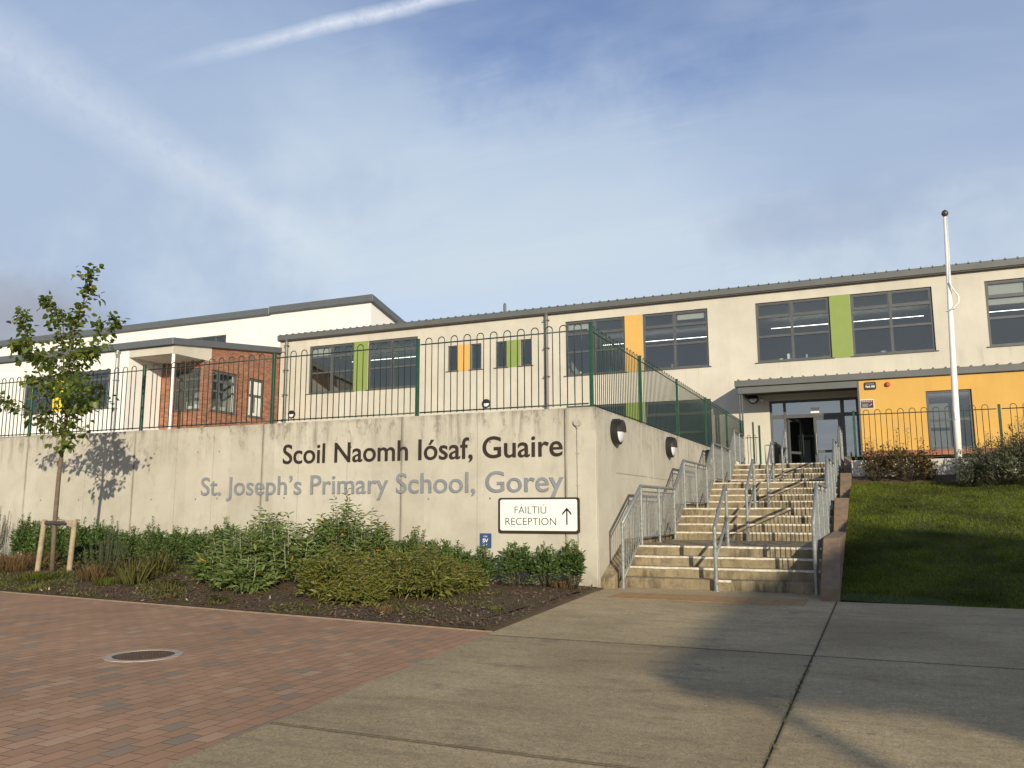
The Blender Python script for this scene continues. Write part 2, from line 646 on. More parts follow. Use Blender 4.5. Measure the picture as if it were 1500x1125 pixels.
M_PAVE = mat_paving()
M_WBRICK = mat_wall_brick()
M_CAST = mat_precast()
M_APRON = mat_apron()
M_STEP = mat_step()
M_MULCH = mat_mulch()
M_LAWN = mat_lawn_soil()
M_GLASS = mat_glass('window_glass', refl=.11)
M_DGLASS = mat_glass('door_glass', (.62, .68, .66), .30)
M_TUBE = mat_emit('tube_light', (1, .98, .92), 4.0)
M_CREAM = plain('cream_render', (.555, .515, .425), .9, var=.06, scale=.8, bmp=.002, bscale=180, spec=.2, streak=.05)

def damp(m):
    t = NT(m.node_tree)
    b = t.n['Principled BSDF']
    src = b.inputs['Base Color'].links[0].from_socket
    p = geo_pos(t)
    s_ = t.node('ShaderNodeSeparateXYZ')
    t.put(s_.inputs[0], p)
    x_, z_ = s_.outputs[0], s_.outputs[2]
    run = t.noise(t.mapping(p, (2.6, 1, .16)), 1.5, 6, .65, .3)
    k = t.math('MULTIPLY', t.smooth(run, .55, .74), t.smooth(z_, 5.9, 7.2))
    k = t.math('MULTIPLY', k, t.smooth(z_, 7.35, 7.15))
    c = t.mix(t.math('MULTIPLY', k, .42), src, (.30, .265, .20))
    k2 = t.math('MULTIPLY', t.smooth(t.noise(t.mapping(p, (1.4, 1, .3)), 1.3, 6, .65), .56, .72), t.smooth(z_, 9.2, 10.1))
    c = t.mix(t.math('MULTIPLY', k2, .28), c, (.30, .27, .21))
    big_ = t.noise(p, .35, 5, .6)
    c = t.mix(1.0, c, t.smooth(big_, .35, .65, .95, 1.03), 'MULTIPLY')
    t.put(b.inputs['Base Color'], c)


damp(M_CREAM)
M_WHITE = plain('white_render', (.78, .76, .70), .9, var=.03, scale=.6, bmp=.002, bscale=180, spec=.2, streak=.02)
M_YELLOW = plain('yellow_render', (.595, .355, .095), .85, var=.04, scale=1.2, bmp=.002, bscale=180, spec=.2, streak=.05)
M_YPANEL = plain('yellow_panel', (.63, .375, .105), .55, var=.03, spec=.3)
M_YPALE = plain('bright_yellow_panel', (.80, .60, .03), .55, var=.03, spec=.3)
M_GPANEL = plain('green_panel', (.235, .30, .08), .55, var=.03, spec=.3)
M_FRAME = plain('grey_window_frame', (.085, .088, .088), .45, var=.06)
M_ROOF = plain('grey_roof_metal', (.115, .118, .108), .45, var=.07, scale=1.0)
M_SOFFIT = plain('dark_soffit', (.07, .06, .05), .7)
M_GREEN = plain('green_fence_paint', (.010, .060, .032), .4, var=.15, scale=8)
M_GREENBAR = plain('green_bar_paint', (.012, .036, .024), .42, var=.15, scale=8)
M_GALV = plain('galvanised_steel', (.27, .285, .27), .5, metal=.45, var=.28, scale=22, bmp=.0006, bscale=90)
M_BLACK = plain('black_plastic', (.018, .017, .016), .45)
M_LENS = plain('opal_lens', (.70, .71, .72), .25, var=.03)
M_NOSE = plain('nosing_paint', (.60, .55, .43), .8, var=.28, scale=18)
M_TACT = plain('tactile_buff', (.36, .21, .085), .85, var=.18, scale=6, bmp=.003, bscale=80)
M_LETTER = plain('bronze_black_letter', (.028, .018, .010), .5, var=.1)
M_LETTERG = plain('steel_grey_letter', (.29, .305, .315), .42, metal=.35, var=.1, scale=6)
M_SIGN = plain('white_sign_face', (.80, .79, .73), .45, var=.02)
M_SIGNBLK = plain('sign_black', (.03, .022, .012), .45)
M_BLUE = plain('blue_plate', (.035, .075, .17), .45, var=.08)
M_WPAINT = plain('white_paint', (.80, .78, .72), .4, var=.03)
M_TIMBER = plain('stake_timber', (.34, .265, .17), .8, var=.22, scale=9, bmp=.003, bscale=40)
M_RUBBER = plain('tie_rubber', (.05, .045, .05), .7)
M_BARK = plain('young_bark', (.135, .10, .065), .85, var=.25, scale=18, bmp=.003, bscale=60)
M_STEM = plain('shrub_stem', (.075, .065, .035), .85, var=.2, scale=20)
M_PALESTEM = plain('pale_felted_stem', (.40, .40, .31), .85, var=.15, scale=20)
M_IRON = plain('rusty_iron', (.085, .048, .028), .8, var=.3, scale=30, bmp=.003, bscale=120)
M_CONC = plain('pale_concrete', (.42, .385, .31), .88, var=.2, scale=6, bmp=.004, bscale=60)
M_KERB = plain('brown_concrete', (.215, .150, .092), .9, var=.2, scale=7, bmp=.005, bscale=55, streak=.12)
M_LOWWALL = plain('painted_low_wall', (.60, .55, .46), .9, var=.12, scale=3, bmp=.004, bscale=50, streak=.25)
M_ASPHALT = plain('asphalt', (.055, .053, .05), .92, var=.2, scale=4, bmp=.006, bscale=90)
M_PATH = plain('paving_grey', (.26, .24, .20), .9, var=.15, scale=2, bmp=.004, bscale=70)
M_ROOM = plain('classroom_wall', (.33, .345, .35), .9, var=.05)
M_CEIL = plain('ceiling_tile', (.72, .73, .68), .9, var=.03)
M_BLIND = plain('roller_blind', (.42, .43, .40), .85, var=.04)
M_FLOOR = plain('classroom_floor', (.16, .17, .19), .8, var=.05)
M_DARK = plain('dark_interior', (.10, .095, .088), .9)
M_RED = plain('alarm_red', (.45, .06, .02), .4)
M_DRED = plain('notice_maroon', (.13, .035, .03), .5)
M_GAP = plain('joint_dirt', (.028, .024, .017), .95)
M_STONE = plain('grey_stone', (.30, .265, .20), .9, var=.3, scale=4, bmp=.02, bscale=7)

# ------------------------------------------------------------------ ground (structure)


def struct(o):
    return tag(o, kind='structure')


g = MB()
g.quad((-700, -700, -.03), (700, -700, -.03), (700, 900, -.03), (-700, 900, -.03))
struct(g.build('ground', M_ASPHALT))

PL = [(-3.30, -2.0), (-3.45, 1.5), (-3.587, 3.506), (-3.666, 4.657), (-4.01, 8.60)]    # edge between brick and concrete


def pl_x(y):
    for (x0, y0), (x1, y1) in zip(PL, PL[1:]):
        if y <= y1:
            return x0 + (x1 - x0) * (y - y0) / (y1 - y0)
    return PL[-1][0] + (-4.33 + 4.01) * (y - 8.6) / (13.25 - 8.6)


def bed_y(x):
    """front edge of the planting bed"""
    return 8.58 - .1005 * (x + 4.01)


def bed_z(x, y):
    d = max(0.0, y - bed_y(x))
    k = min(1, max(0, (-5.2 - x) / 4.0))
    k = k * k * (3 - 2 * k)
    s = min(1, d / 2.0)
    s = s * s * (3 - 2 * s)
    return .015 + .02 * min(1, d / .3) + (.17 * k) * s


g = MB()
left = [(-60, -6), (pl_x(-2.0), -6)] + PL + [(x, bed_y(x)) for x in (-8, -14, -20, -30, -60)]
g.add([(x, y, 0.0) for x, y in left], [tuple(range(len(left)))])
struct(g.build('brick_paving', M_PAVE))
# thin edging course between paving and bed
g = MB()
ex = [-4.0, -8, -12, -16, -22, -30, -40]
for a, b in zip(ex, ex[1:]):
    g.add([(a, bed_y(a) - .005, -.02), (b, bed_y(b) - .005, -.02), (b, bed_y(b) + .02, -.02), (a, bed_y(a) + .02, -.02),
           (a, bed_y(a) - .005, .016), (b, bed_y(b) - .005, .016), (b, bed_y(b) + .02, .016), (a, bed_y(a) + .02, .016)],
          [(4, 5, 6, 7)[::-1], (0, 1, 5, 4)[::-1], (2, 3, 7, 6)[::-1]])
struct(g.build('paving_edging', plain('edging_concrete', (.24, .175, .115), .9, var=.2, scale=8)))

# concrete apron: separate slabs with open joints
g = MB()
g.add([(-3.3, -6, -.004), (9, -6, -.004), (9, 13.28, -.004), (-4.42, 13.6, -.004), (-4.0, 8.6, -.004), (-3.587, 3.5, -.004)], [(0, 1, 2, 3, 4, 5)])
struct(g.build('joint_bed', M_GAP))
g = MB()


def slab(pts):
    n = len(pts)
    g.add([(x, y, -.10) for x, y in pts] + [(x, y, 0.0) for x, y in pts],
          [tuple(range(n, 2 * n))] + [(i, (i + 1) % n, n + (i + 1) % n, n + i) for i in range(n)])


JG = .008
yj = [-4.0, .55, 4.487, 8.412, 13.29]
for i in range(4):
    a, b = yj[i] + JG, yj[i + 1] - JG
    pe = [(pl_x(b), b)] + [(x, y) for x, y in PL[::-1] if a < y < b] + [(pl_x(a), a)]
    bx = -.637 + .004 * math.sin(i * 2.1)
    slab([(bx - .008, a), (bx - .007, b)] + (pe if i < 3 else [(-4.42, 13.29), (-4.33, 13.2), (pl_x(a), a)]))
    slab([(bx + .008, a), (3.02, a), (3.02, b), (bx + .007, b)])
    slab([(3.03, a), (9, a), (9, b), (3.03, b)])
slab([(-4.42, 13.295), (-.86, 13.295), (-.86, 14.35), (-4.42, 14.35)])
struct(g.build('concrete_apron', M_APRON))
g = MB()
for i in range(7):
    for j in range(2):
        g.box(-3.90 + i * .41, -3.90 + i * .41 + .404, 12.52 + j * .41, 12.52 + j * .41 + .404, .0, .006)
struct(g.build('tactile_paving', M_TACT, bevel=.003))

# planting bed surface
g = MB()
nx, ny = 130, 34
vs, fs = [], []
for i in range(nx + 1):
    x = -40 + (35.56) * (i / nx) ** .8
    for j in range(ny + 1):
        y0 = bed_y(x) + .04
        if x > -4.35:
            y0 = 8.6
        y = y0 + (13.80 - y0) * j / ny
        z = bed_z(x, y) + .018 * math.sin(x * 3.1 + y * 1.7) * math.sin(y * 4.3 - x) * min(1, j / 4)
        vs.append((x, y, z))
for i in range(nx):
    for j in range(ny):
        a = i * (ny + 1) + j
        fs.append((a, a + ny + 1, a + ny + 2, a + 1))
g.add(vs, fs)
# triangular end of the bed beside the apron
tri = []
for k in range(12):
    f = k / 11
    y = 8.62 + (13.79 - 8.62) * f
    tri.append((y, pl_x(min(y, 13.2)) - .0))
vs, fs = [], []
for y, xr in tri:
    y_lo = y
    for m in range(5):
        x = -4.44 + (xr + 4.44) * m / 4
        vs.append((x, y, (.03 + .008 * math.sin(9 * x + 5 * y)) if m < 4 else -.004))
for k in range(11):
    for m in range(4):
        a = k * 5 + m
        fs.append((a, a + 1, a + 6, a + 5))
g.add(vs, fs)
struct(g.build('planting_bed', M_MULCH, smooth=True))

# upper terrace, lawn
UP = 2.70


def lawn_z(x, y):
    f = (y - 13.28) / 10.2
    z = 2.0 * f + .10 * math.sin(max(0, min(1, f)) * math.pi)
    return max(.005, z) + .02 * math.sin(x * 1.3 + y * .7)


g = MB()
g.quad((-120, 14.0, UP), (-4.55, 14.0, UP), (-4.55, 140, UP), (-120, 140, UP))
g.quad((-4.55, 26.905, UP), (-.60, 26.905, UP), (-.60, 140, UP), (-4.55, 140, UP))
g.quad((-.60, 24.05, UP), (60, 24.05, UP), (60, 140, UP), (-.60, 140, UP))
struct(g.build('terrace', M_PATH))
g = MB()
vs, fs = [], []
nx, ny = 60, 60
for i in range(nx + 1):
    x = -.585 + 14.6 * (i / nx) ** 1.3
    for j in range(ny + 1):
        y = 13.284 + 10.766 * j / ny
        vs.append((x, y, lawn_z(x, y)))
for i in range(nx):
    for j in range(ny):
        a = i * (ny + 1) + j
        fs.append((a, a + ny + 1, a + ny + 2, a + 1))
g.add(vs, fs)
struct(g.build('lawn', M_LAWN, smooth=True))
g = MB()
g.quad((9, -6, 0.002), (40, -6, .002), (40, 13.3, .002), (9, 13.3, .002))
g.quad((14, 13.3, .002), (60, 13.3, .002), (60, 24.05, 2.0), (14, 24.05, 2.0))
struct(g.build('side_ground', M_LAWN))
# bare strip of soil against the low wall
g = MB()
vs, fs = [], []
for i in range(41):
    x = -.58 + i * .30
    for j, (y, dz) in enumerate(((23.15 + .15 * math.sin(x * 2.3), .012), (23.4, .05), (23.7, .07), (24.0, .08))):
        vs.append((x, y, lawn_z(x, y) + dz))
for i in range(40):
    for j in range(3):
        a = i * 4 + j
        fs.append((a, a + 4, a + 5, a + 1))
g.add(vs, fs)
struct(g.build('soil_strip', M_MULCH, smooth=True))

# ------------------------------------------------------------------ retaining wall
WT = 3.12
rw = empty('retaining_wall', (-4.44, 13.79, 0))
tag(rw, 'long pale cast concrete retaining wall with stained top, turning the corner beside the steps', 'wall')
O = (-4.44, 13.79, 0)
g = MB(O)
jx = [-44, -40.3, -36.6, -33, -29.4, -25.8, -22.4, -18.95, -15.39, -11.74, -8.37, -5.02, -4.44]
for a, b in zip(jx, jx[1:]):
    g.box(a + .007, b - (.007 if b < -4.5 else 0), 13.79, 13.86, -.15, WT)
g.box(-44, -4.52, 13.86, 14.12, -.15, WT - .004)
f1 = g.build('front_face', M_CAST, rw, bevel=.012, seg=2)
g = MB(O)
jy = [13.861, 17.86, 21.5, 25.1, 29.0]
for a, b in zip(jy, jy[1:]):
    g.box(-4.51, -4.44, a + .004, b - .004, -.15, WT)
g.box(-4.76, -4.51, 14.121, 29.0, -.15, WT - .004)
g.build('side_face', M_CAST, rw, bevel=.012, seg=2)
g = MB(O)
for x in jx[5:-1]:
    for z in (.55, 1.55, 2.55):
        for dx in (-1.15, .62, 1.9):
            if x + dx < -4.6:
                g.disc_cyl((x + dx, 13.7885, z + .03 * math.sin(x * 7 + z)), (0, -1, 0), .020, .0015, 10)
g.build('tie_hole_plugs', plain('tie_plug', (.20, .18, .14), .9, var=.3, scale=30), rw)
g = MB(O)
for x in (-13.05, -10.79, -6.73, -16.9, -14.1, -9.6):
    for k in range(8):
        zz = .3 + k * .35
        g.box(x - .004, x + .004, 13.7875, 13.79, zz, zz + .345)
g.box(-4.4405, -4.438, 15.0, 17.3, 1.995, 2.015)
g.box(-4.4405, -4.438, 17.45, 20.6, 1.99, 2.005)
g.build('shutter_marks', plain('shutter_mark', (.30, .265, .20), .9, var=.3, scale=14), rw)

# conduit with round box
cd = empty('wall_conduit', (-4.76, 13.79, 0))
tag(cd, 'grey conduit pipe with a round junction box near the wall corner, above the reception sign', 'conduit')
g = MB(cd.location)
g.tube([(-4.77, 13.775, .25), (-4.77, 13.775, 2.80)], .011, 8)
g.build('pipe', M_CONC, cd)
g = MB(cd.location)
g.disc_cyl((-4.765, 13.79, 2.85), (0, -1, 0), .07, .05, 20)
g.tube([(-4.765, 13.76, 2.79), (-4.765, 13.76, 2.74)], .018, 8)
g.build('junction_box', M_CONC, cd, bevel=.008)
for z in (.6, 1.2, 1.75, 2.3):
    g = MB(cd.location)
    g.box(-4.80, -4.74, 13.772, 13.79, z, z + .02)
    g.build('clip', M_CONC, cd)

# ------------------------------------------------------------------ raised lettering


def text_mesh(body, size, depth, offset=0.0, align='LEFT'):
    cu = bpy.data.curves.new('txt', 'FONT')
    cu.body = body
    cu.size = size
    cu.extrude = depth
    cu.offset = offset
    cu.align_x = align
    cu.resolution_u = 6
    o = bpy.data.objects.new('txt', cu)
    COL.objects.link(o)
    dg = bpy.context.evaluated_depsgraph_get()
    dg.update()
    me = bpy.data.meshes.new_from_object(o.evaluated_get(dg))
    bpy.data.objects.remove(o)
    bpy.data.curves.remove(cu)
    return me


def xr(me):
    xs = [v.co.x for v in me.vertices]
    return (min(xs), max(xs)) if xs else (0, 0)


def lettering(name, body, x0, x1, base, cap, m, depth, offset, label):
    root = empty(name, (x0, 13.79, base))
    tag(root, label, 'wall lettering')
    ref = text_mesh('H', 1, 0)
    ch = max(v.co.y for v in ref.vertices)
    size = cap / ch
    full = text_mesh(body, size, .01, offset)
    fx0, fx1 = xr(full)
    sx = (x1 - x0) / (fx1 - fx0)
    for i, c in enumerate(body):
        if c == ' ':
            continue
        me = text_mesh(c, size, depth / 2, offset)
        a0, a1 = xr(me)
        b0, b1 = xr(text_mesh(body[:i + 1], size, .01, offset))
        sh = b1 - a1
        for v in me.vertices:
            x, y, z = v.co
            v.co = ((x + sh - fx0) * sx, -(z + depth / 2 + .003), y)
        me.update()
        o = obj('letter', me, m, root)
    return root


lettering('irish_name_lettering', 'Scoil Naomh Iósaf, Guaire', -11.18, -5.05, 2.275, .385, M_LETTER, .016, .004,
          'raised dark letters reading Scoil Naomh Iósaf, Guaire, the upper line on the concrete wall')
lettering('english_name_lettering', 'St. Joseph’s Primary School, Gorey', -13.33, -5.04, 1.650, .375, M_LETTERG, .022, .002,
          "raised grey letters reading St. Joseph's Primary School, Gorey, the lower line on the concrete wall")

# reception sign
rs = empty('reception_sign', (-5.515, 13.79, 1.23))
tag(rs, 'white sign with thick black border reading FÁILTIÚ RECEPTION beside an upward arrow', 'sign')


def rrect(x0, x1, z0, z1, r, n=6):
    pts = []
    for cx, cz, a0 in ((x1 - r, z0 + r, -90), (x1 - r, z1 - r, 0), (x0 + r, z1 - r, 90), (x0 + r, z0 + r, 180)):
        for k in range(n + 1):
            a = R(a0 + 90 * k / n)
            pts.append((cx + r * math.cos(a), cz + r * math.sin(a)))
    return pts


def plate(parent, name, m, x0, x1, z0, z1, r, y0, y1, org):
    g = MB(org)
    g.prism(rrect(x0, x1, z0, z1, r), lambda p: (p[0], y0, p[1]), lambda p: (p[0], y1, p[1]))
    return g.build(name, m, parent)


o_ = tuple(rs.location)
plate(rs, 'border', M_SIGNBLK, -6.285, -4.745, .918, 1.545, .045, 13.79, 13.755, o_)
plate(rs, 'face', M_SIGN, -6.250, -4.785, .965, 1.512, .035, 13.755, 13.752, o_)


def flat_text(parent, name, body, x0, x1, base, cap, y, m, org, offset=0.0, th=.002):
    ref = text_mesh('H', 1, 0)
    size = cap / max(v.co.y for v in ref.vertices)
    me = text_mesh(body, size, th / 2, offset)
    a0, a1 = xr(me)
    sx = (x1 - x0) / (a1 - a0)
    for v in me.vertices:
        x, yy, z = v.co
        v.co = (x0 + (x - a0) * sx - org[0], y - (z + th / 2) - org[1], base + yy - org[2])
    me.update()
    return obj(name, me, m, parent)


flat_text(rs, 'lettering', 'FÁILTIÚ', -5.965, -5.36, 1.263, .128, 13.752, M_SIGNBLK, o_, -.002)
flat_text(rs, 'lettering', 'RECEPTION', -6.145, -5.175, 1.062, .128, 13.752, M_SIGNBLK, o_, -.002)
g = MB(o_)
ax, az0, az1 = -4.975, 1.072, 1.368
g.box(ax - .012, ax + .012, 13.749, 13.752, az0, az1 - .03)
for s_ in (-1, 1):
    g.add([(ax, 13.749, az1), (ax + s_ * .085, 13.749, az1 - .095), (ax + s_ * .085, 13.749, az1 - .135), (ax, 13.749, az1 - .042),
           (ax, 13.7519, az1), (ax + s_ * .085, 13.7519, az1 - .095), (ax + s_ * .085, 13.7519, az1 - .135), (ax, 13.7519, az1 - .042)],
          [(0, 1, 2, 3), (7, 6, 5, 4), (0, 4, 5, 1), (1, 5, 6, 2), (2, 6, 7, 3)])
g.build('arrow', M_SIGNBLK, rs)

sv = empty('valve_plate', (-6.555, 13.79, .78))
tag(sv, 'small blue valve marker plate with white letters SV low on the concrete wall', 'plate')
o_ = tuple(sv.location)
plate(sv, 'plate', M_BLUE, -6.67, -6.44, .645, .91, .012, 13.79, 13.778, o_)
flat_text(sv, 'lettering', 'SV', -6.61, -6.50, .75, .062, 13.778, M_SIGN, o_, .002)
flat_text(sv, 'lettering', '150', -6.592, -6.520, .842, .026, 13.778, M_SIGN, o_)
flat_text(sv, 'lettering', '0.7', -6.592, -6.520, .688, .030, 13.778, M_SIGN, o_)

# ------------------------------------------------------------------ bulkhead lamps


def bulkhead(loc, facing, r, depth, label, group, name='bulkhead_light'):
    """round eyelid lamp: black body, hood over the top half, opal lens below"""
    root = empty(name, loc)
    tag(root, label, 'wall lamp', group)
    f = Vector(facing)
    side = Vector((0, 0, 1)).cross(f)
    c = Vector(loc)

    def P(u, w, d):
        return c + side * u + Vector((0, 0, w)) + f * d
    g = MB(loc)
    n = 28
    ring = [(math.cos(2 * math.pi * k / n) * r, math.sin(2 * math.pi * k / n) * r) for k in range(n)]
    vs = [P(u, w, 0) for u, w in ring] + [P(u, w, depth * .72) for u, w in ring] + [P(u * .86, w * .86, depth * .8) for u, w in ring]
    fs = [tuple(range(2 * n, 3 * n))]
    for k in range(n):
        k2 = (k + 1) % n
        fs += [(k, k2, n + k2, n + k), (n + k, n + k2, 2 * n + k2, 2 * n + k)]
    g.add(vs, fs)
    g.build('body', M_BLACK, root)
    # hood: half drum reaching further out
    g = MB(loc)
    h = [(math.cos(math.pi * k / 16) * r * .93, math.sin(math.pi * k / 16) * r * .93) for k in range(17)]
    vs = [P(u, w, depth * .7) for u, w in h] + [P(u * .94, w * .94, depth * 1.15) for u, w in h]
    m_ = len(h)
    fs = [(k, k + 1, m_ + k + 1, m_ + k) for k in range(m_ - 1)] + [tuple(range(m_, 2 * m_)), (0, m_, 2 * m_ - 1, m_ - 1)]
    g.add(vs, fs)
    g.build('hood', M_BLACK, root)
    g = MB(loc)
    h = [(math.cos(-math.pi * k / 16) * r * .80, math.sin(-math.pi * k / 16) * r * .80) for k in range(17)]
    rings = [[P(u * s_, w * s_ - .004, depth * (.78 + .3 * math.sqrt(max(0, 1 - s_ * s_)))) for u, w in h] for s_ in (1, .9, .7, .4, .05)]
    vs = [p for rr in rings for p in rr]
    fs = []
    for q in range(4):
        for k in range(16):
            fs.append((q * 17 + k, q * 17 + k + 1, (q + 1) * 17 + k + 1, (q + 1) * 17 + k))
    g.add(vs, fs)
    g.build('lens', M_LENS, root, smooth=True)
    g = MB(loc)
    g.add([P(-.012, 0, depth * 1.11), P(.012, 0, depth * 1.11), P(.012, -r * .85, depth * .86), P(-.012, -r * .85, depth * .86)], [(0, 1, 2, 3)])
    if r < .22:
        g.build('guard_bar', M_BLACK, root)
    return root


for (y, lab) in ((14.91, 'large round black eyelid lamp nearest the wall corner, on the side wall by the steps'),
                 (19.27, 'round black eyelid lamp halfway up the side wall, above the first landing'),
                 (24.14, 'round black eyelid lamp farthest up the side wall, partly behind the galvanised railing')):
    bulkhead((-4.44, y, 2.765), (1, 0, 0), .245, .16, lab, 'eyelid lamps along the side wall')

# ------------------------------------------------------------------ steps
ST_Y0, RI, TR, LD = 14.276, .169, .32, 2.923
stairs = empty('concrete_stairs', (-2.5, ST_Y0, 0))
tag(stairs, 'weathered concrete steps in four flights with pale nosings, climbing to the school entrance', 'stairs')
SX0, SX1 = -4.20, -.86
ys = []
y = ST_Y0
for k in range(4):
    for i in range(4):
        ys.append(y)
        y += TR
    y += LD - TR
for i in range(16):
    y0 = ys[i]
    y1 = ys[i + 1] if i < 15 else 27.3
    z = RI * (i + 1)
    g = MB(stairs.location)
    g.box(SX0, SX1, y0, y1 + (.0 if i == 15 else .03), max(-.1, z - .5), z)
    # dark moss/dirt is in the material; strip of nosing paint is a part
    st = g.build('step', M_STEP, stairs, bevel=.012, seg=2)
    g = MB(stairs.location)
    segs = 14
    for q in range(segs):
        xa = SX0 + .06 + (SX1 - SX0 - .12) * q / segs
        xb = SX0 + .06 + (SX1 - SX0 - .12) * (q + 1) / segs
        jj = .004 * math.sin(q * 1.7 + i)
        d_ = .040 + jj
        if i in (0, 15):
            d_ = .028 + jj * 2
        if i == 0 and q != 7:
            continue
        g.add([(xa, y0 - .0025, z - .030 + jj), (xb, y0 - .0025, z - .030 + jj), (xb, y0 - .0025, z - .008), (xa, y0 - .0025, z - .008),
               (xb, y0 + .010, z + .0025), (xa, y0 + .010, z + .0025), (xb, y0 + d_, z + .0025), (xa, y0 + d_, z + .0025)],
              [(0, 1, 2, 3), (3, 2, 4, 5), (5, 4, 6, 7)])
    g.build('nosing', M_NOSE, st)


def stepped_profile(top_off, y_start, front_z, slope_shift=0.0, levels=4, y_end=27.4):
    """outline in (y, z) that follows flights and landings"""
    p = [(y_start, -.12), (y_start, front_z)]
    for k in range(levels):
        ya = ys[4 * k] + slope_shift
        yb = ys[4 * k + 3] + slope_shift + .12
        za = RI * 4 * k + top_off
        zb = RI * 4 * (k + 1) + top_off
        if k > 0:
            p.append((ya - .08, za))
        elif front_z < za - .01:
            p.append((ya - .15, max(front_z, za)))
        p.append((yb, zb))
    p.append((y_end, RI * 4 * levels + top_off))
    p.append((y_end, -.12))
    return p


def extrude_x(poly, x0, x1, name, m, parent, org, bevel=.01):
    g = MB(org)
    # cut the outline into convex quads
    top = poly[1:-1]
    zb = poly[0][1]
    for (ya, za), (yb, zb2) in zip(top, top[1:]):
        if yb - ya < 1e-4:
            continue
        vs = [(x0, ya, zb), (x0, yb, zb), (x0, yb, zb2), (x0, ya, za), (x1, ya, zb), (x1, yb, zb), (x1, yb, zb2), (x1, ya, za)]
        g.add(vs, [(3, 2, 6, 7), (0, 3, 7, 4) if ya == top[0][0] else (0, 3, 7, 4), (4, 7, 6, 5), (0, 1, 2, 3)])
    me_o = g.build(name, m, parent)
    bm = bmesh.new()
    bm.from_mesh(me_o.data)
    bmesh.ops.remove_doubles(bm, verts=bm.verts, dist=1e-4)
    # drop the faces between neighbours
    inner = [f for f in bm.faces if len([e for e in f.edges if len(e.link_faces) > 2]) >= 2 and abs(f.normal.y) > .9 and f.calc_center_median().y > top[0][0] + org[1] * 0 - org[1] + .05]
    bmesh.ops.delete(bm, geom=inner, context='FACES_ONLY')
    bmesh.ops.recalc_face_normals(bm, faces=bm.faces)
    bm.to_mesh(me_o.data)
    bm.free()
    if bevel:
        b = me_o.modifiers.new('bevel', 'BEVEL')
        b.width = bevel
        b.segments = 2
        b.limit_method = 'ANGLE'
        b.angle_limit = R(25)
    return me_o


extrude_x(stepped_profile(.10, 13.96, .17), -4.437, -4.202, 'plinth', M_STEP, stairs, tuple(stairs.location))
kw = extrude_x([(13.25, -.12), (13.25, .185), (14.62, .87), (18.05, .885), (19.25, 1.56), (22.0, 1.57), (23.2, 2.24), (25.9, 2.25), (27.0, 2.88), (29.2, 2.88), (29.2, -.12)],
               -.852, -.592, 'stair_side_wall', M_KERB, None, (-.72, 13.25, 0))
kw.location = (-.72, 13.25, 0)
tag(kw, 'brown concrete side wall stepping up between the stairs and the lawn', 'wall')

# ------------------------------------------------------------------ railings


def bar_rail(name, X, label, flip):
    """galvanised guard following the stairs: sloping over each flight, level over each landing"""
    root = empty(name, (X, 14.0, 0))
    tag(root, label, 'railing')
    org = tuple(root.location)
    H = 1.09
    nodes = [(14.0, 0.0)]
    for k in range(4):
        if k:
            nodes.append((ys[4 * k] - .08, RI * 4 * k))
        nodes.append((ys[4 * k + 3] + .06, RI * 4 * (k + 1)))
    nodes.append((29.0, RI * 16))
    # top rail in one tube
    g = MB(org)
    g.tube([(X, y_, z_ + H) for y_, z_ in nodes], .030, 10)
    g.build('top_rail', M_GALV, root, smooth=True)
    g = MB(org)
    g.tube([(X, y_, z_ + H - .10) for y_, z_ in nodes], .014, 8)
    g.build('upper_rail', M_GALV, root, smooth=True)
    g = MB(org)
    g.tube([(X, y_, z_ + .14) for y_, z_ in nodes], .016, 8)
    g.build('bottom_rail', M_GALV, root, smooth=True)
    posts = []
    for a, b in zip(nodes, nodes[1:]):
        posts.append(a)
        if b[0] - a[0] > 1.8:
            posts.append(((a[0] + b[0]) / 2, (a[1] + b[1]) / 2))
    posts.append(nodes[-1])
    for y_, z_ in posts:
        g = MB(org)
        g.tube([(X, y_, z_ - .02), (X, y_, z_ + H)], .029, 10)
        g.box(X - .05, X + .05, y_ - .05, y_ + .05, z_ + .0, z_ + .012)
        g.build('post', M_GALV, root)
    for a, b in zip(nodes, nodes[1:]):
        g = MB(org)
        n = max(3, int((b[0] - a[0]) / .115))
        for q in range(1, n):
            f = q / n
            y_, z_ = a[0] + (b[0] - a[0]) * f, a[1] + (b[1] - a[1]) * f
            g.tube([(X, y_, z_ + .14), (X, y_, z_ + H - .10)], .0085, 6, cap=False)
        g.build('infill_bars', M_GALV, root)
    return root


bar_rail('guard_railing', -4.06, 'galvanised guard railing with upright bars beside the concrete side wall, left of the steps', 1)
bar_rail('guard_railing', -.955, 'galvanised guard railing with upright bars on the lawn side, right of the steps', -1)

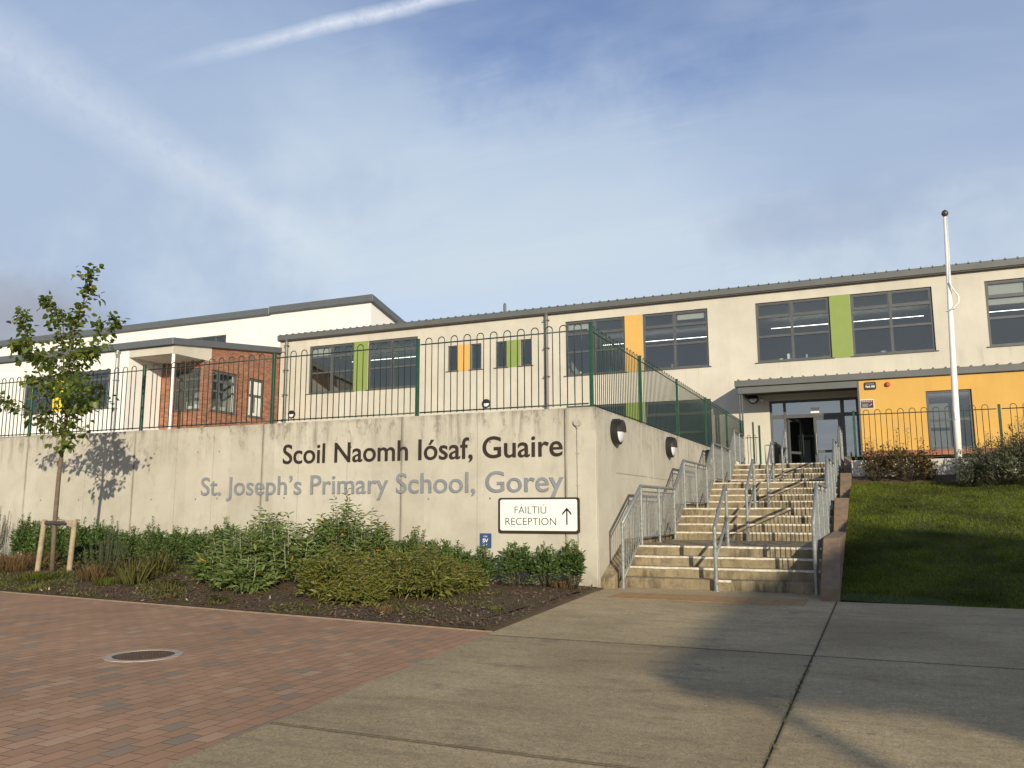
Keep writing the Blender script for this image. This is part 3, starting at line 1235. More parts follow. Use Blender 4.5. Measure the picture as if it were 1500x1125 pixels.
MX = -2.52
for k, lab in enumerate(('galvanised middle handrail on the lowest flight, nearest the paving',
                         'galvanised middle handrail on the second flight of steps',
                         'galvanised middle handrail on the third flight of steps',
                         'galvanised middle handrail on the top flight, in front of the doors')):
    ya, yb = ys[4 * k] - .13, ys[4 * k + 3] + .22
    za, zb = RI * 4 * k, RI * 4 * (k + 1)
    root = empty('handrail', (MX, ya, za))
    tag(root, lab, 'handrail', 'middle handrails, one on each flight')
    org = tuple(root.location)
    for (y_, z_) in ((ya, za), (yb, zb)):
        g = MB(org)
        g.tube([(MX, y_, z_ - .02), (MX, y_, z_ + 1.0)], .031, 10)
        g.disc_cyl((MX, y_, z_), (0, 0, 1), .06, .01, 14)
        g.build('post', M_GALV, root)
    g = MB(org)
    pts = [(MX, ya, za + .98), (MX, ya + .02, za + 1.03), (MX, ya + .07, za + 1.075), (MX, yb - .10, zb + 1.06), (MX, yb - .03, zb + 1.05), (MX, yb, zb + .99)]
    g.tube(pts, .031, 10)
    g.build('top_rail', M_GALV, root, smooth=True)
    g = MB(org)
    g.tube([(MX, ya, za + .50), (MX, yb, zb + .50)], .026, 10)
    g.build('lower_rail', M_GALV, root, smooth=True)

# ------------------------------------------------------------------ bow-top fences


def bow_panel(root, org, a, b, z_bot, z_rail, pitch=.28, wid=.14, r=.0100, rail_r=.013):
    a, b = Vector(a), Vector(b)
    L = (b - a).length
    d = (b - a) / L
    g = MB(org)
    n = int((L - .10) / pitch)
    off = (L - n * pitch) / 2 + (pitch - wid) / 2
    for k in range(n):
        s0 = off + k * pitch
        s1 = s0 + wid
        pts = [a + d * s0 + Vector((0, 0, z_bot - .03)), a + d * s0 + Vector((0, 0, z_rail + .05))]
        for q in range(1, 8):
            an = math.pi * q / 8
            pts.append(a + d * (s0 + wid / 2 - math.cos(an) * wid / 2) + Vector((0, 0, z_rail + .05 + math.sin(an) * wid / 2)))
        pts += [a + d * s1 + Vector((0, 0, z_rail + .05)), a + d * s1 + Vector((0, 0, z_bot - .03))]
        g.tube(pts, r, 6)
    for z in (z_bot, z_rail):
        g.tube([a + d * .03 + Vector((0, 0, z)), b - d * .03 + Vector((0, 0, z))], rail_r, 6)
    return g.build('panel', M_GREENBAR, root, smooth=True)


def fence_post(root, org, x, y, z0, z1, w=.055, m=None):
    g = MB(org)
    g.box(x - w / 2, x + w / 2, y - w / 2, y + w / 2, z0, z1)
    g.box(x - w * 1.1, x + w * 1.1, y - w * 1.1, y + w * 1.1, z0, z0 + .012)
    g.box(x - w / 2 - .003, x + w / 2 + .003, y - w / 2 - .003, y + w / 2 + .003, z1, z1 + .012)
    return g.build('post', m or M_GREEN, root, bevel=.004)


FY = 13.95
fx = [-40.8, -37.2, -33.6, -30.0, -26.4, -22.75, -19.15, -15.40, -11.65, -8.12, -4.55]
ff = empty('bow_top_fence', (-12, FY, WT))
tag(ff, 'dark green bow top railings standing along the front retaining wall', 'fence')
for x in fx:
    fence_post(ff, tuple(ff.location), x, FY, WT, 4.655, .062)
for a, b in zip(fx, fx[1:]):
    bow_panel(ff, tuple(ff.location), (a + .03, FY, 0), (b - .03, FY, 0), 3.20, 4.545)
fy = [13.95, 17.45, 21.1, 25.0, 28.8, 32.65]
sf = empty('bow_top_fence', (-4.58, 20, WT))
tag(sf, 'green bow top railings running back along the side wall above the steps', 'fence')
for i, y in enumerate(fy):
    if i:
        fence_post(sf, tuple(sf.location), -4.58, y, WT if y < 29.0 else UP, 4.64, .062)
for a, b in zip(fy, fy[1:]):
    bow_panel(sf, tuple(sf.location), (-4.58, a + .03, 0), (-4.58, b - .03, 0), 3.20, 4.535, pitch=.25, wid=.125, r=.008)
gt = empty('bow_top_fence', (-4.3, 32.65, UP))
tag(gt, 'short green bow top fence return at the top of the steps, left of the entrance', 'fence')
fence_post(gt, tuple(gt.location), -3.98, 32.65, UP, 4.45, .07)
fence_post(gt, tuple(gt.location), -4.16, 32.3, UP, 4.55, .06)
bow_panel(gt, tuple(gt.location), (-4.55, 32.65, 0), (-4.0, 32.65, 0), 2.82, 4.0, pitch=.2, wid=.1)
g = MB(gt.location)
g.box(-4.54, -4.02, 32.63, 32.67, UP, UP + .14)
g.build('kick_plate', M_GREEN, gt)

lw = MB((5, 24.0, 2))
lw.box(-.59, 12, 24.0, 24.25, 1.2, 2.60)
lwo = lw.build('low_wall', M_LOWWALL, bevel=.015, seg=2)
lwo.location = (5, 24.0, 2)
tag(lwo, 'low off-white rendered wall behind the lawn, under the railings', 'wall')
rf = empty('bow_top_fence', (5, 24.12, 2.6))
tag(rf, 'green bow top railings on the low wall in front of the yellow wall', 'fence')
rx = [-.46, 2.97, 6.40, 9.8]
for x in rx:
    fence_post(rf, tuple(rf.location), x, 24.12, 2.60, 3.93, .06)
for a, b in zip(rx, rx[1:]):
    bow_panel(rf, tuple(rf.location), (a + .03, 24.12, 0), (b - .03, 24.12, 0), 2.66, 3.83, r=.0085)

# ------------------------------------------------------------------ building helpers


def mapA(Y):
    return lambda u, d, z: (u, Y + d, z)          # faces -Y, d goes inwards


def mapB(X):
    return lambda u, d, z: (X - d, u, z)          # faces +X, d goes inwards


def wall_openings(g, mp, u0, u1, z0, z1, ops, reveal=.14, ztop=None):
    us = sorted({u0, u1, *[o[0] for o in ops], *[o[1] for o in ops]})
    zs = sorted({z0, z1, *[o[2] for o in ops], *[o[3] for o in ops]})
    for a, b in zip(us, us[1:]):
        for c, d in zip(zs, zs[1:]):
            um, zm = (a + b) / 2, (c + d) / 2
            if any(o[0] < um < o[1] and o[2] < zm < o[3] for o in ops):
                continue
            g.quad(mp(a, 0, c), mp(b, 0, c), mp(b, 0, d), mp(a, 0, d))
    for a, b, c, d in ops:
        r = reveal
        g.quad(mp(a, 0, c), mp(a, 0, d), mp(a, r, d), mp(a, r, c))
        g.quad(mp(b, 0, d), mp(b, 0, c), mp(b, r, c), mp(b, r, d))
        g.quad(mp(a, 0, d), mp(b, 0, d), mp(b, r, d), mp(a, r, d))
        g.quad(mp(b, 0, c), mp(a, 0, c), mp(a, r, c), mp(b, r, c))


def mbox(g, mp, u0, u1, d0, d1, z0, z1):
    p = [mp(u, d, z) for z in (z0, z1) for u, d in ((u0, d0), (u1, d0), (u1, d1), (u0, d1))]
    g.add(p, [(3, 2, 1, 0), (4, 5, 6, 7), (0, 1, 5, 4), (1, 2, 6, 5), (2, 3, 7, 6), (3, 0, 4, 7)])


def window(parent, org, mp, a, b, c, d, cols, rows, glass=None, sill=True, fr=.085, rev=.10, frame=None, casement=True):
    """frame mesh with mullions and transoms; panes and sill hang under it. cols/rows are fractions"""
    frame = frame or M_FRAME
    g = MB(org)
    z0, z1, dd = rev - .035, rev + .045, 0
    mbox(g, mp, a, a + fr, z0, z1, c, d)
    mbox(g, mp, b - fr, b, z0, z1, c, d)
    mbox(g, mp, a + fr, b - fr, z0, z1, c, c + fr)
    mbox(g, mp, a + fr, b - fr, z0, z1, d - fr, d)
    ue = [a] + [a + (b - a) * f for f in cols] + [b]
    ze = [c] + [c + (d - c) * f for f in rows] + [d]
    for u in ue[1:-1]:
        mbox(g, mp, u - fr * .6, u + fr * .6, z0 - .004, z1 - .004, c + fr, d - fr)
    for u0, u1 in zip(ue, ue[1:]):
        l = u0 + (fr if u0 == a else fr * .6)
        r = u1 - (fr if u1 == b else fr * .6)
        for z in ze[1:-1]:
            mbox(g, mp, l, r, z0 + .004, z1 - .008, z - fr * .55, z + fr * .55)
        if casement and len(ze) > 2:
            # opening sash in the top row and the bottom row: a second, thinner frame set back
            for (q0, q1) in ((ze[-2], ze[-1]),):
                zl, zh = q0 + fr * .55, q1 - fr
                t_ = .035
                mbox(g, mp, l, l + t_, z0 + .012, z1 - .012, zl, zh)
                mbox(g, mp, r - t_, r, z0 + .012, z1 - .012, zl, zh)
                mbox(g, mp, l + t_, r - t_, z0 + .012, z1 - .012, zh - t_, zh)
                mbox(g, mp, l + t_, r - t_, z0 + .012, z1 - .012, zl, zl + t_)
    w = g.build('window', frame, parent)
    g = MB(org)
    g.quad(mp(a + fr * .5, rev + .012, c + fr * .5), mp(b - fr * .5, rev + .012, c + fr * .5), mp(b - fr * .5, rev + .012, d - fr * .5), mp(a + fr * .5, rev + .012, d - fr * .5))
    g.build('pane', glass or M_GLASS, w)
    if sill:
        g = MB(org)
        mbox(g, mp, a - .09, b + .09, -.045, rev, c - .035, c - .002)
        g.build('sill', frame, w)
    return w


def pipe_part(parent, org, pts, r=.05, m=None):
    g = MB(org)
    g.tube(pts, r, 10)
    z0, z1 = min(p[2] for p in pts), max(p[2] for p in pts)
    x, y = pts[-1][0], pts[-1][1]
    z = z0 + .6
    while z < z1:
        g.box(x - r * 1.5, x + r * 1.5, y - r * 1.2, y + r * 1.2, z, z + .04)
        z += 1.3
    return g.build('downpipe', m or M_ROOF, parent)


# ------------------------------------------------------------------ main two-storey school
BY = 34.5
XL, XR = -28.45, 24.0
sb = empty('school_building', (-2, BY, UP))
tag(sb, 'long cream two-storey school building with grey framed windows and green and yellow panels', 'building')
so = tuple(sb.location)
mA = mapA(BY)
big = [(-26.55, -23.78), (-22.95, -20.10), (-12.45, -9.69), (-8.89, -6.09), (-4.14, -1.29), (-.52, 2.37), (4.13, 7.0), (7.8, 10.6), (13.6, 16.4), (17.2, 20.0)]
small = [(-18.43, -17.92), (-17.21, -16.65), (-15.91, -15.35), (-14.66, -14.10)]
groundw = [(-26.55, -23.78), (-22.95, -20.10), (-12.45, -9.71), (-8.89, -6.09)]
ops = [(a, b, 7.20, 9.68) for a, b in big] + [(a, b, 7.82, 9.05) for a, b in small] + [(a, b, 3.5, 5.83) for a, b in groundw[2:]]
ops.append((-3.77, -.46, UP, 5.60))
g = MB(so)
wall_openings(g, mA, XL, XR, UP - .1, 10.12, ops)
# end wall and back
g.quad((XL, 46, UP - .1), (XL, BY, UP - .1), (XL, BY, 10.12), (XL, 46, 10.12))
g.quad((XR, BY, UP - .1), (XR, 46, UP - .1), (XR, 46, 10.12), (XR, BY, 10.12))
g.quad((XR, 46, UP - .1), (XL, 46, UP - .1), (XL, 46, 10.12), (XR, 46, 10.12))
g.build('wall', M_CREAM, sb)
g = MB(so)
# rooms: ceilings, back walls, floors, cross walls
g.quad((XL + .1, BY + .2, 9.92), (XR, BY + .2, 9.92), (XR, 45.5, 9.92), (XL + .1, 45.5, 9.92))
g.build('ceiling', M_CEIL, sb)
g = MB(so)
g.quad((XL + .1, 43.0, 2.72), (XR, 43.0, 2.72), (XR, 43.0, 9.92), (XL + .1, 43.0, 9.92))
for x in (-27.9, -19.4, -13.4, -5.1, 3.2, 12.0):
    g.box(x - .06, x + .06, BY + .2, 43, 2.72, 9.9)
g.build('inner_walls', M_ROOM, sb)
g = MB(so)
g.box(XL + .1, XR, BY + .16, 43, 6.15, 6.45)
g.box(XL + .1, XR, BY + .16, 43, UP - .05, UP + .012)
g.build('floors', M_FLOOR, sb)
for x0, x1 in ((-26.9, -20.0), (-12.6, -5.7), (-4.3, 2.6), (4.0, 11.2)):
    for yy in ({-26.9: 38.4, -12.6: 39.6, -4.3: 39.0, 4.0: 39.4}[x0],):
        g = MB(so)
        g.box(x0 + .3, x1 - .3, yy - .012, yy + .012, 9.50, 9.515)
        g.build('ceiling_light', M_TUBE, sb)
for a, b in big:
    window(sb, so, mA, a, b, 7.20, 9.68, (.49,), (.43, .755))
for a, b, f in ((-26.55, -25.2, .22), (-12.45, -11.1, .15), (-7.5, -6.09, .12), (4.13, 7.0, .34)):
    g = MB(so)
    mbox(g, mA, a + .1, b - .1, .17, .175, 9.6 - 2.4 * f, 9.6)
    g.build('blind', M_BLIND, sb)
rs_ = random.Random(4)
for a, b in big[2:8]:
    u = a + .2
    while u < b - .3:
        u += rs_.uniform(.25, .9)
        w_, h_ = rs_.uniform(.05, .22), rs_.uniform(.05, .26)
        if u + w_ < b - .15 and rs_.random() < .6:
            g = MB(so)
            mbox(g, mA, u, u + w_, .22, .22 + w_, 7.2, 7.26 + h_)
            g.build('sill_item', rs_.choice([M_SIGN, M_ROOM, M_BLUE, M_WPAINT]), sb)
for a, b in small:
    window(sb, so, mA, a, b, 7.82, 9.05, (), (), fr=.06)
for a, b in groundw[2:]:
    window(sb, so, mA, a, b, 3.5, 5.83, (.49,), (.42, .75))
for a, b, c, d, m in ((-23.78, -22.95, 7.17, 9.69, M_GPANEL), (-17.92, -17.21, 7.79, 9.06, M_YPANEL), (-15.35, -14.66, 7.79, 9.06, M_GPANEL),
                      (-9.69, -8.89, 7.17, 9.69, M_YPANEL), (-1.29, -.52, 7.17, 9.69, M_GPANEL), (7.0, 7.8, 7.17, 9.69, M_YPANEL),
                      (-9.71, -8.89, 3.45, 5.84, M_GPANEL)):
    g = MB(so)
    mbox(g, mA, a + .004, b - .004, -.012, .05, c, d)
    g.build('colour_panel', m, sb)
# roof: gutter fascia, soffit, sheeting with upstand ribs
g = MB(so)
g.box(XL - .06, XR, BY - .20, BY - .03, 10.13, 10.40)
g.box(XL - .06, XL + .02, BY - .03, 46.2, 10.13, 10.42)
g.build('gutter', M_ROOF, sb, bevel=.012)
g = MB(so)
g.box(XL - .03, XR, BY - .16, BY, 10.085, 10.128)
g.build('soffit', M_SOFFIT, sb)
g = MB(so)
za, zb = 10.36, 10.9
g.quad((XL - .06, BY - .18, za), (XR, BY - .18, za), (XR, 46.2, zb), (XL - .06, 46.2, zb))
x = XL + .1
while x < XR:
    g.add([(x - .035, BY - .20, za), (x + .035, BY - .20, za), (x + .018, BY - .20, za + .085), (x - .018, BY - .20, za + .085),
           (x - .035, 46.2, zb), (x + .035, 46.2, zb), (x + .018, 46.2, zb + .085), (x - .018, 46.2, zb + .085)],
          [(0, 1, 2, 3), (1, 5, 6, 2), (2, 6, 7, 3), (3, 7, 4, 0)])
    x += .40
g.build('roof', M_ROOF, sb)
for x in (-27.95, -13.33):
    pipe_part(sb, so, [(x, BY - .14, 10.15), (x, BY - .095, 10.0), (x, BY - .095, UP)], .085, M_ROOF)
g = MB(so)
g.tube([(-15.84, 35.4, 10.3), (-15.84, 35.4, 11.02)], .075, 10)
g.tube([(-15.84, 35.4, 11.02), (-15.84, 35.4, 11.10)], [.075, .03], 10)
g.build('vent_pipe', M_FRAME, sb)
# entrance screen in the main wall
g = MB(so)
dz = 4.95
for a, b in ((-3.77, -3.68), (-3.25, -3.15), (-1.12, -.98), (-.55, -.46)):
    mbox(g, mA, a, b, .05, .16, UP, 5.6)
for a, b in ((-3.68, -3.25), (-3.15, -1.12), (-.98, -.55)):
    mbox(g, mA, a, b, .06, .15, dz - .07, dz + .07)
    mbox(g, mA, a, b, .06, .15, 5.50, 5.60)
mbox(g, mA, -3.68, -3.25, .06, .15, UP, UP + .12)
mbox(g, mA, -.98, -.55, .06, .15, UP, UP + .12)
ent = g.build('entrance_screen', M_FRAME, sb)
g = MB(so)
for a, b, c, d in ((-3.68, -3.25, dz + .07, 5.5), (-3.15, -1.12, dz + .07, 5.5), (-.98, -.55, dz + .07, 5.5), (-3.68, -3.25, UP + .12, dz - .07), (-.98, -.55, UP + .12, dz - .07)):
    g.quad(mA(a, .1, c), mA(b, .1, c), mA(b, .1, d), mA(a, .1, d))
g.build('pane', M_DGLASS, ent)
g = MB(so)
g.box(-2.22, -1.90, BY + .085, BY + .09, dz + .10, dz + .32)
g.build('paper_notice', M_SIGN, ent)


def door_leaf(hinge, ang, width, label, z1=dz - .075):
    """hinge (x, y); closed leaf runs along +x when width > 0"""
    h = Vector((hinge[0], hinge[1], 0))
    dr = Vector((math.cos(ang), math.sin(ang), 0))
    nr = Vector((-dr.y, dr.x, 0))

    def P(s, n, z):
        return tuple(h + dr * s + nr * n + Vector((0, 0, z)))

    def bx(g, s0, s1, n0, n1, z0_, z1_):
        p = [P(s, n, z) for z in (z0_, z1_) for s, n in ((s0, n0), (s1, n0), (s1, n1), (s0, n1))]
        g.add(p, [(3, 2, 1, 0), (4, 5, 6, 7), (0, 1, 5, 4), (1, 2, 6, 5), (2, 3, 7, 6), (3, 0, 4, 7)])
    w = width
    g = MB(so)
    bx(g, 0, .11, -.03, .03, UP + .02, z1)
    bx(g, w - .11, w, -.03, .03, UP + .02, z1)
    bx(g, .11, w - .11, -.03, .03, z1 - .11, z1)
    bx(g, .11, w - .11, -.03, .03, UP + .02, UP + .24)
    bx(g, .11, w - .11, -.03, .03, UP + .78, UP + .88)
    dd = g.build('door', M_FRAME, sb)
    if label:
        dd['label'] = label
    g = MB(so)
    g.quad(P(.10, 0, UP + .2), P(w - .10, 0, UP + .2), P(w - .10, 0, z1 - .1), P(.10, 0, z1 - .1))
    g.build('pane', M_DGLASS, dd)
    g = MB(so)
    hs = .07 if ang < 1 else w - .07
    for sgn in (-1,):
        g.tube([P(hs, -.03, UP + .70), P(hs, -.085, UP + .72), P(hs, -.095, UP + .78), P(hs, -.095, UP + 1.52), P(hs, -.085, UP + 1.58), P(hs, -.03, UP + 1.60)], .017, 8)
    g.build('pull_handle', M_GALV, dd, smooth=True)
    return dd


door_leaf((-2.13, BY + .11), 0.0, 1.0, 'closed right-hand glazed door')
door_leaf((-3.12, BY + .16), R(62), .98, 'left-hand glazed door standing open inwards')
# hall behind the doors
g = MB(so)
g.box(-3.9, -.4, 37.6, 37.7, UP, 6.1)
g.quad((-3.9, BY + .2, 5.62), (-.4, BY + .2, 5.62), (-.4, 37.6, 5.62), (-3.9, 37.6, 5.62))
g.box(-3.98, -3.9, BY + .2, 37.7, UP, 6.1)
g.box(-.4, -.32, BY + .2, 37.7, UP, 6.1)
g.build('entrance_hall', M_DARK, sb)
g = MB(so)
g.box(-2.95, -2.5, 37.4, 37.6, UP, 4.2)
g.box(-2.2, -1.3, 37.45, 37.6, UP + .1, 3.95)
g.box(-3.0, -1.0, 37.45, 37.6, 4.35, 4.42)
g.build('inner_door', M_ROOM, sb)

# ------------------------------------------------------------------ entrance block and canopy
LY = 32.8
eb = empty('entrance_block', (3, LY, UP))
tag(eb, 'single-storey yellow entrance block on a red brick plinth, with a grey canopy', 'building')
eo = tuple(eb.location)
mL = mapA(LY)
lops = [(1.80, 3.25, 3.38, 5.46), (4.85, 6.3, 3.38, 5.46), (8.0, 9.45, 3.38, 5.46)]
g = MB(eo)
wall_openings(g, mL, -.42, 14.0, 3.38, 5.98, lops)
g.quad((-.42, BY, 3.38), (-.42, LY, 3.38), (-.42, LY, 5.98), (-.42, BY, 5.98))
g.build('wall', M_YELLOW, eb)
g = MB(eo)
g.box(-.45, 14.0, LY - .012, LY + .2, UP - .1, 3.375)
g.box(-.45, -.405, LY + .2, BY, UP - .1, 3.375)
g.build('plinth', M_WBRICK, eb)
g = MB(eo)
g.box(-.44, -.38, LY - .03, LY + .03, UP, 5.98)
g.build('corner_trim', M_FRAME, eb)
for a, b, c, d in lops:
    window(eb, eo, mL, a, b, c, d, (), (.50,), fr=.085, sill=False, casement=False)
g = MB(eo)
g.box(-.3, 14, LY + .9, LY + .95, UP, 5.95)
g.build('inner_walls', M_FLOOR, eb)
g = MB(eo)
g.box(1.2, 12, LY + .75, LY + .81, 5.52, 5.58)
g.build('ceiling_light', M_TUBE, eb)
g = MB(eo)
g.box(-4.84, 14, LY - .12, LY + .02, 6.0, 6.24)
g.box(-4.84, -4.76, LY + .02, BY, 6.0, 6.24)
g.build('gutter', M_ROOF, eb, bevel=.012)
g = MB(eo)
zc, zd = 6.19, 6.36
g.quad((-4.84, LY - .1, zc), (14, LY - .1, zc), (14, BY, zd), (-4.84, BY, zd))
x = -4.7
while x < 14:
    g.add([(x - .035, LY - .125, zc + .03), (x + .035, LY - .125, zc + .03), (x + .02, LY - .125, zc + .10), (x - .02, LY - .125, zc + .10),
           (x - .035, BY, zd), (x + .035, BY, zd), (x + .02, BY, zd + .07), (x - .02, BY, zd + .07)],
          [(0, 1, 2, 3), (1, 5, 6, 2), (2, 6, 7, 3), (3, 7, 4, 0)])
    x += .40
g.build('roof', M_ROOF, eb)
g = MB(eo)
g.box(-4.74, -.44, LY - .03, LY + .10, 5.73, 5.985)
g.box(-4.74, -4.62, LY + .10, BY, 5.73, 5.985)
g.build('canopy_beam', M_ROOF, eb, bevel=.008)
g = MB(eo)
g.box(-4.62, -.44, LY + .10, BY - .01, 5.86, 5.99)
g.box(-.44, 14, LY + .02, BY, 5.985, 6.03)
g.build('soffit', M_SOFFIT, eb)
g = MB(eo)
for x in (-4.70, -4.60):
    g.tube([(x, LY + .05, UP), (x, LY + .05, 5.74)], .032, 10)
g.build('canopy_column', M_FRAME, eb)

bulkhead((-4.38, BY, 5.72), (0, -1, 0), .20, .13, 'round black eyelid lamp under the entrance canopy', 'eyelid lamps on the school wall', 'wall_lamp')
bulkhead((-27.50, BY, 6.19), (0, -1, 0), .20, .13, 'small round black eyelid lamp beside the downpipe, far left end of the cream wall', 'eyelid lamps on the school wall', 'wall_lamp')
bulkhead((-16.36, BY, 6.17), (0, -1, 0), .20, .13, 'small round black eyelid lamp on the cream wall below the narrow yellow-panelled windows', 'eyelid lamps on the school wall', 'wall_lamp')

cc = empty('security_camera', (-4.05, BY, 5.75))
tag(cc, 'small pale security camera beside the lamp under the canopy', 'camera')
g = MB(cc.location)
g.tube([(-4.05, BY - .02, 5.72), (-4.02, BY - .30, 5.62)], .045, 10)
g.build('camera_body', M_LENS, cc)
g = MB(cc.location)
g.box(-4.09, -4.01, BY - .03, BY, 5.67, 5.79)
g.build('bracket', M_LENS, cc)

ns = empty('house_name_plate', (0, LY, 5.77))
tag(ns, 'black rounded plate with two lines of white lettering at the top of the yellow wall', 'plate')
o_ = tuple(ns.location)
plate(ns, 'plate', M_BLACK, -.20, .20, 5.62, 5.90, .05, LY, LY - .03, o_)
flat_text(ns, 'lettering', 'Park Hill', -.15, .15, 5.70, .075, LY - .03, M_SIGN, o_, .003)
g = MB(o_)
for k in range(5):
    g.box(-.14 + k * .058, -.105 + k * .058, LY - .032, LY - .03, 5.815, 5.845)
g.build('small_lettering', plain('dim_lettering', (.35, .33, .33), .5), ns)
n2 = empty('warning_notice', (-.14, LY, 5.1))
tag(n2, 'dark maroon and black notice with pale lettering on the yellow wall, below the name plate', 'notice')
o_ = tuple(n2.location)
g = MB(o_)
g.box(-.37, .09, LY - .012, LY, 4.93, 5.27)
g.build('backing', M_SIGN, n2)
g = MB(o_)
g.box(-.355, .075, LY - .016, LY - .012, 4.945, 5.245)
g.build('panel', M_DRED, n2)
g = MB(o_)
g.box(-.335, .055, LY - .019, LY - .016, 4.965, 5.135)
g.build('dark_panel', M_BLACK, n2)
g = MB(o_)
for k in range(5):
    g.box(-.32 + k * .075, -.27 + k * .075, LY - .021, LY - .016, 5.175, 5.225)
for k in range(4):
    g.box(-.31, -.12 + .03 * (k % 2), LY - .021, LY - .019, 4.985 + k * .035, 5.0 + k * .035)
g.add([(-.08, LY - .021, 5.02), (.02, LY - .021, 5.06), (.03, LY - .021, 5.12), (-.06, LY - .021, 5.06)], [(0, 1, 2, 3)])
g.build('small_lettering', MATS['dim_lettering'], n2)
al = empty('alarm_sounder', (.58, LY, 5.78))
tag(al, 'small red alarm sounder high on the yellow wall', 'alarm')
g = MB(al.location)
g.tube([(.58, LY, 5.78), (.58, LY - .05, 5.78), (.60, LY - .11, 5.77)], [.085, .08, .05], 14)
g.build('sounder', M_RED, al, smooth=False)
g = MB(al.location)
g.disc_cyl((.58, LY - .001, 5.78), (0, -1, 0), .095, .02, 16)
g.build('base', M_RED, al)

hp = empty('hoop_handrail', (-3.75, 31.2, UP))
tag(hp, 'slim galvanised hoop handrail at the top of the steps, left of the doors', 'handrail')
g = MB(hp.location)
g.tube([(-3.62, 31.2, UP), (-3.62, 31.2, UP + .86), (-3.60, 31.22, UP + .9), (-3.5, 31.35, UP + .9), (-3.47, 31.4, UP + .86), (-3.47, 31.4, UP)], .022, 8)
g.build('hoop', M_GALV, hp, smooth=True)

# ------------------------------------------------------------------ brick and white wing on the left
WY, WX, WB = 27.29, -28.47, 29.27
wg = empty('brick_wing', (-31, WY, UP))
tag(wg, 'low white and red brick wing with a corner porch on a white post', 'building')
wo = tuple(wg.location)
mW = mapA(WY)
wops = [(-38.1, -36.0, 5.95, 7.75), (-35.1, -32.25, 5.98, 7.80), (-44.5, -41.5, 5.95, 7.75), (-50, -47, 5.95, 7.75)]
g = MB(wo)
wall_openings(g, mW, -62, -31.15, UP - .1, 8.62, wops)
g.quad((-31.15, WY, UP - .1), (-31.15, WB, UP - .1), (-31.15, WB, 8.62), (-31.15, WY, 8.62))
g.build('wall', M_WHITE, wg)
g = MB(wo)
wall_openings(g, mapA(WB), -31.15, WX, UP - .1, 8.9, [(-30.36, -28.72, 5.93, 7.92)])
wall_openings(g, mapB(WX), WB, BY + .6, UP - .1, 8.6, [(29.74, 31.45, 5.93, 7.88), (32.29, 33.43, 5.91, 7.85)])
g.add([(WX, WB, 8.6), (WX, BY + .6, 8.6), (WX, BY + .6, 9.65), (WX, WB, 8.95)], [(0, 1, 2, 3)])
g.build('brick_wall', M_WBRICK, wg)
window(wg, wo, mW, -38.1, -36.0, 5.95, 7.75, (.5,), (.42, .75))
window(wg, wo, mW, -35.1, -32.25, 5.98, 7.80, (.5,), (.42, .75))
window(wg, wo, mW, -44.5, -41.5, 5.95, 7.75, (.5,), (.42, .75))
window(wg, wo, mW, -50, -47, 5.95, 7.75, (.5,), (.42, .75))
window(wg, wo, mapA(WB), -30.36, -28.72, 5.93, 7.92, (.38,), (.50, .74))
window(wg, wo, mapB(WX), 29.74, 31.45, 5.93, 7.88, (.30,), (.50, .74))
window(wg, wo, mapB(WX), 32.29, 33.43, 5.91, 7.85, (.3,), (.55,))
g = MB(wo)
mbox(g, mW, -35.99, -35.11, -.012, .05, 5.95, 7.80)
g.build('colour_panel', M_YPALE, wg)
# porch soffit box
g = MB(wo)
g.box(-31.15, WX + .02, WY, WY + .06, 8.25, 8.62)
g.box(WX - .04, WX + .02, WY + .06, 29.62, 8.25, 8.95)
g.box(-31.15, WX - .04, WY + .06, WB, 8.25, 8.30)
g.build('porch_soffit', M_CREAM, wg)
g = MB(wo)
g.tube([(-28.53, WY + .10, UP), (-28.53, WY + .10, 8.26)], .075, 14)
g.build('porch_post', M_WPAINT, wg, smooth=True)
# roof slab: level eave in front, rising to the back
g = MB(wo)
prof = [(WY - .18, 8.62), (WY - .18, 8.93), (BY + .2, 9.80), (BY + .2, 9.50)]
g.prism([(p[0], p[1]) for p in prof], lambda p: (-62, p[0], p[1]), lambda p: (WX + .14, p[0], p[1]))
g.build('roof', plain('slate_grey_roof', (.105, .115, .122), .5, var=.06), wg, bevel=.02)
pipe_part(wg, wo, [(-31.75, WY - .10, 8.6), (-31.75, WY - .13, 8.45), (-31.78, WY - .08, 8.25), (-31.78, WY - .08, UP)], .085, plain('zinc_pipe', (.30, .30, .29), .45, metal=.4))
g = MB(wo)
g.box(-62, WX - .3, 31.3, 31.4, UP, 8.7)
g.box(-62, WX - .3, WY + .2, 31.3, 8.4, 8.45)
g.box(-32.6, -32.5, WY + .2, 31.3, UP, 8.4)
g.build('inner_walls', M_ROOM, wg)
g = MB(wo)
for y_, z_ in ((30.0, 6.02), (30.3, 6.02), (30.55, 6.02), (30.9, 6.02)):
    g.box(WX - .55, WX - .35, y_, y_ + .16, 5.95, z_ + .22 * abs(math.sin(y_ * 9)))
for x_ in (-30.0, -29.7, -29.3, -29.0):
    g.box(x_, x_ + .15, WB + .3, WB + .45, 5.95, 6.05 + .25 * abs(math.sin(x_ * 7)))
g.box(WX - .5, WX - .47, 29.9, 30.3, 6.2, 7.8)
g.box(WX - .5, WX - .47, 33.0, 33.3, 6.2, 7.0)
g.build('window_clutter', M_SIGN, wg)
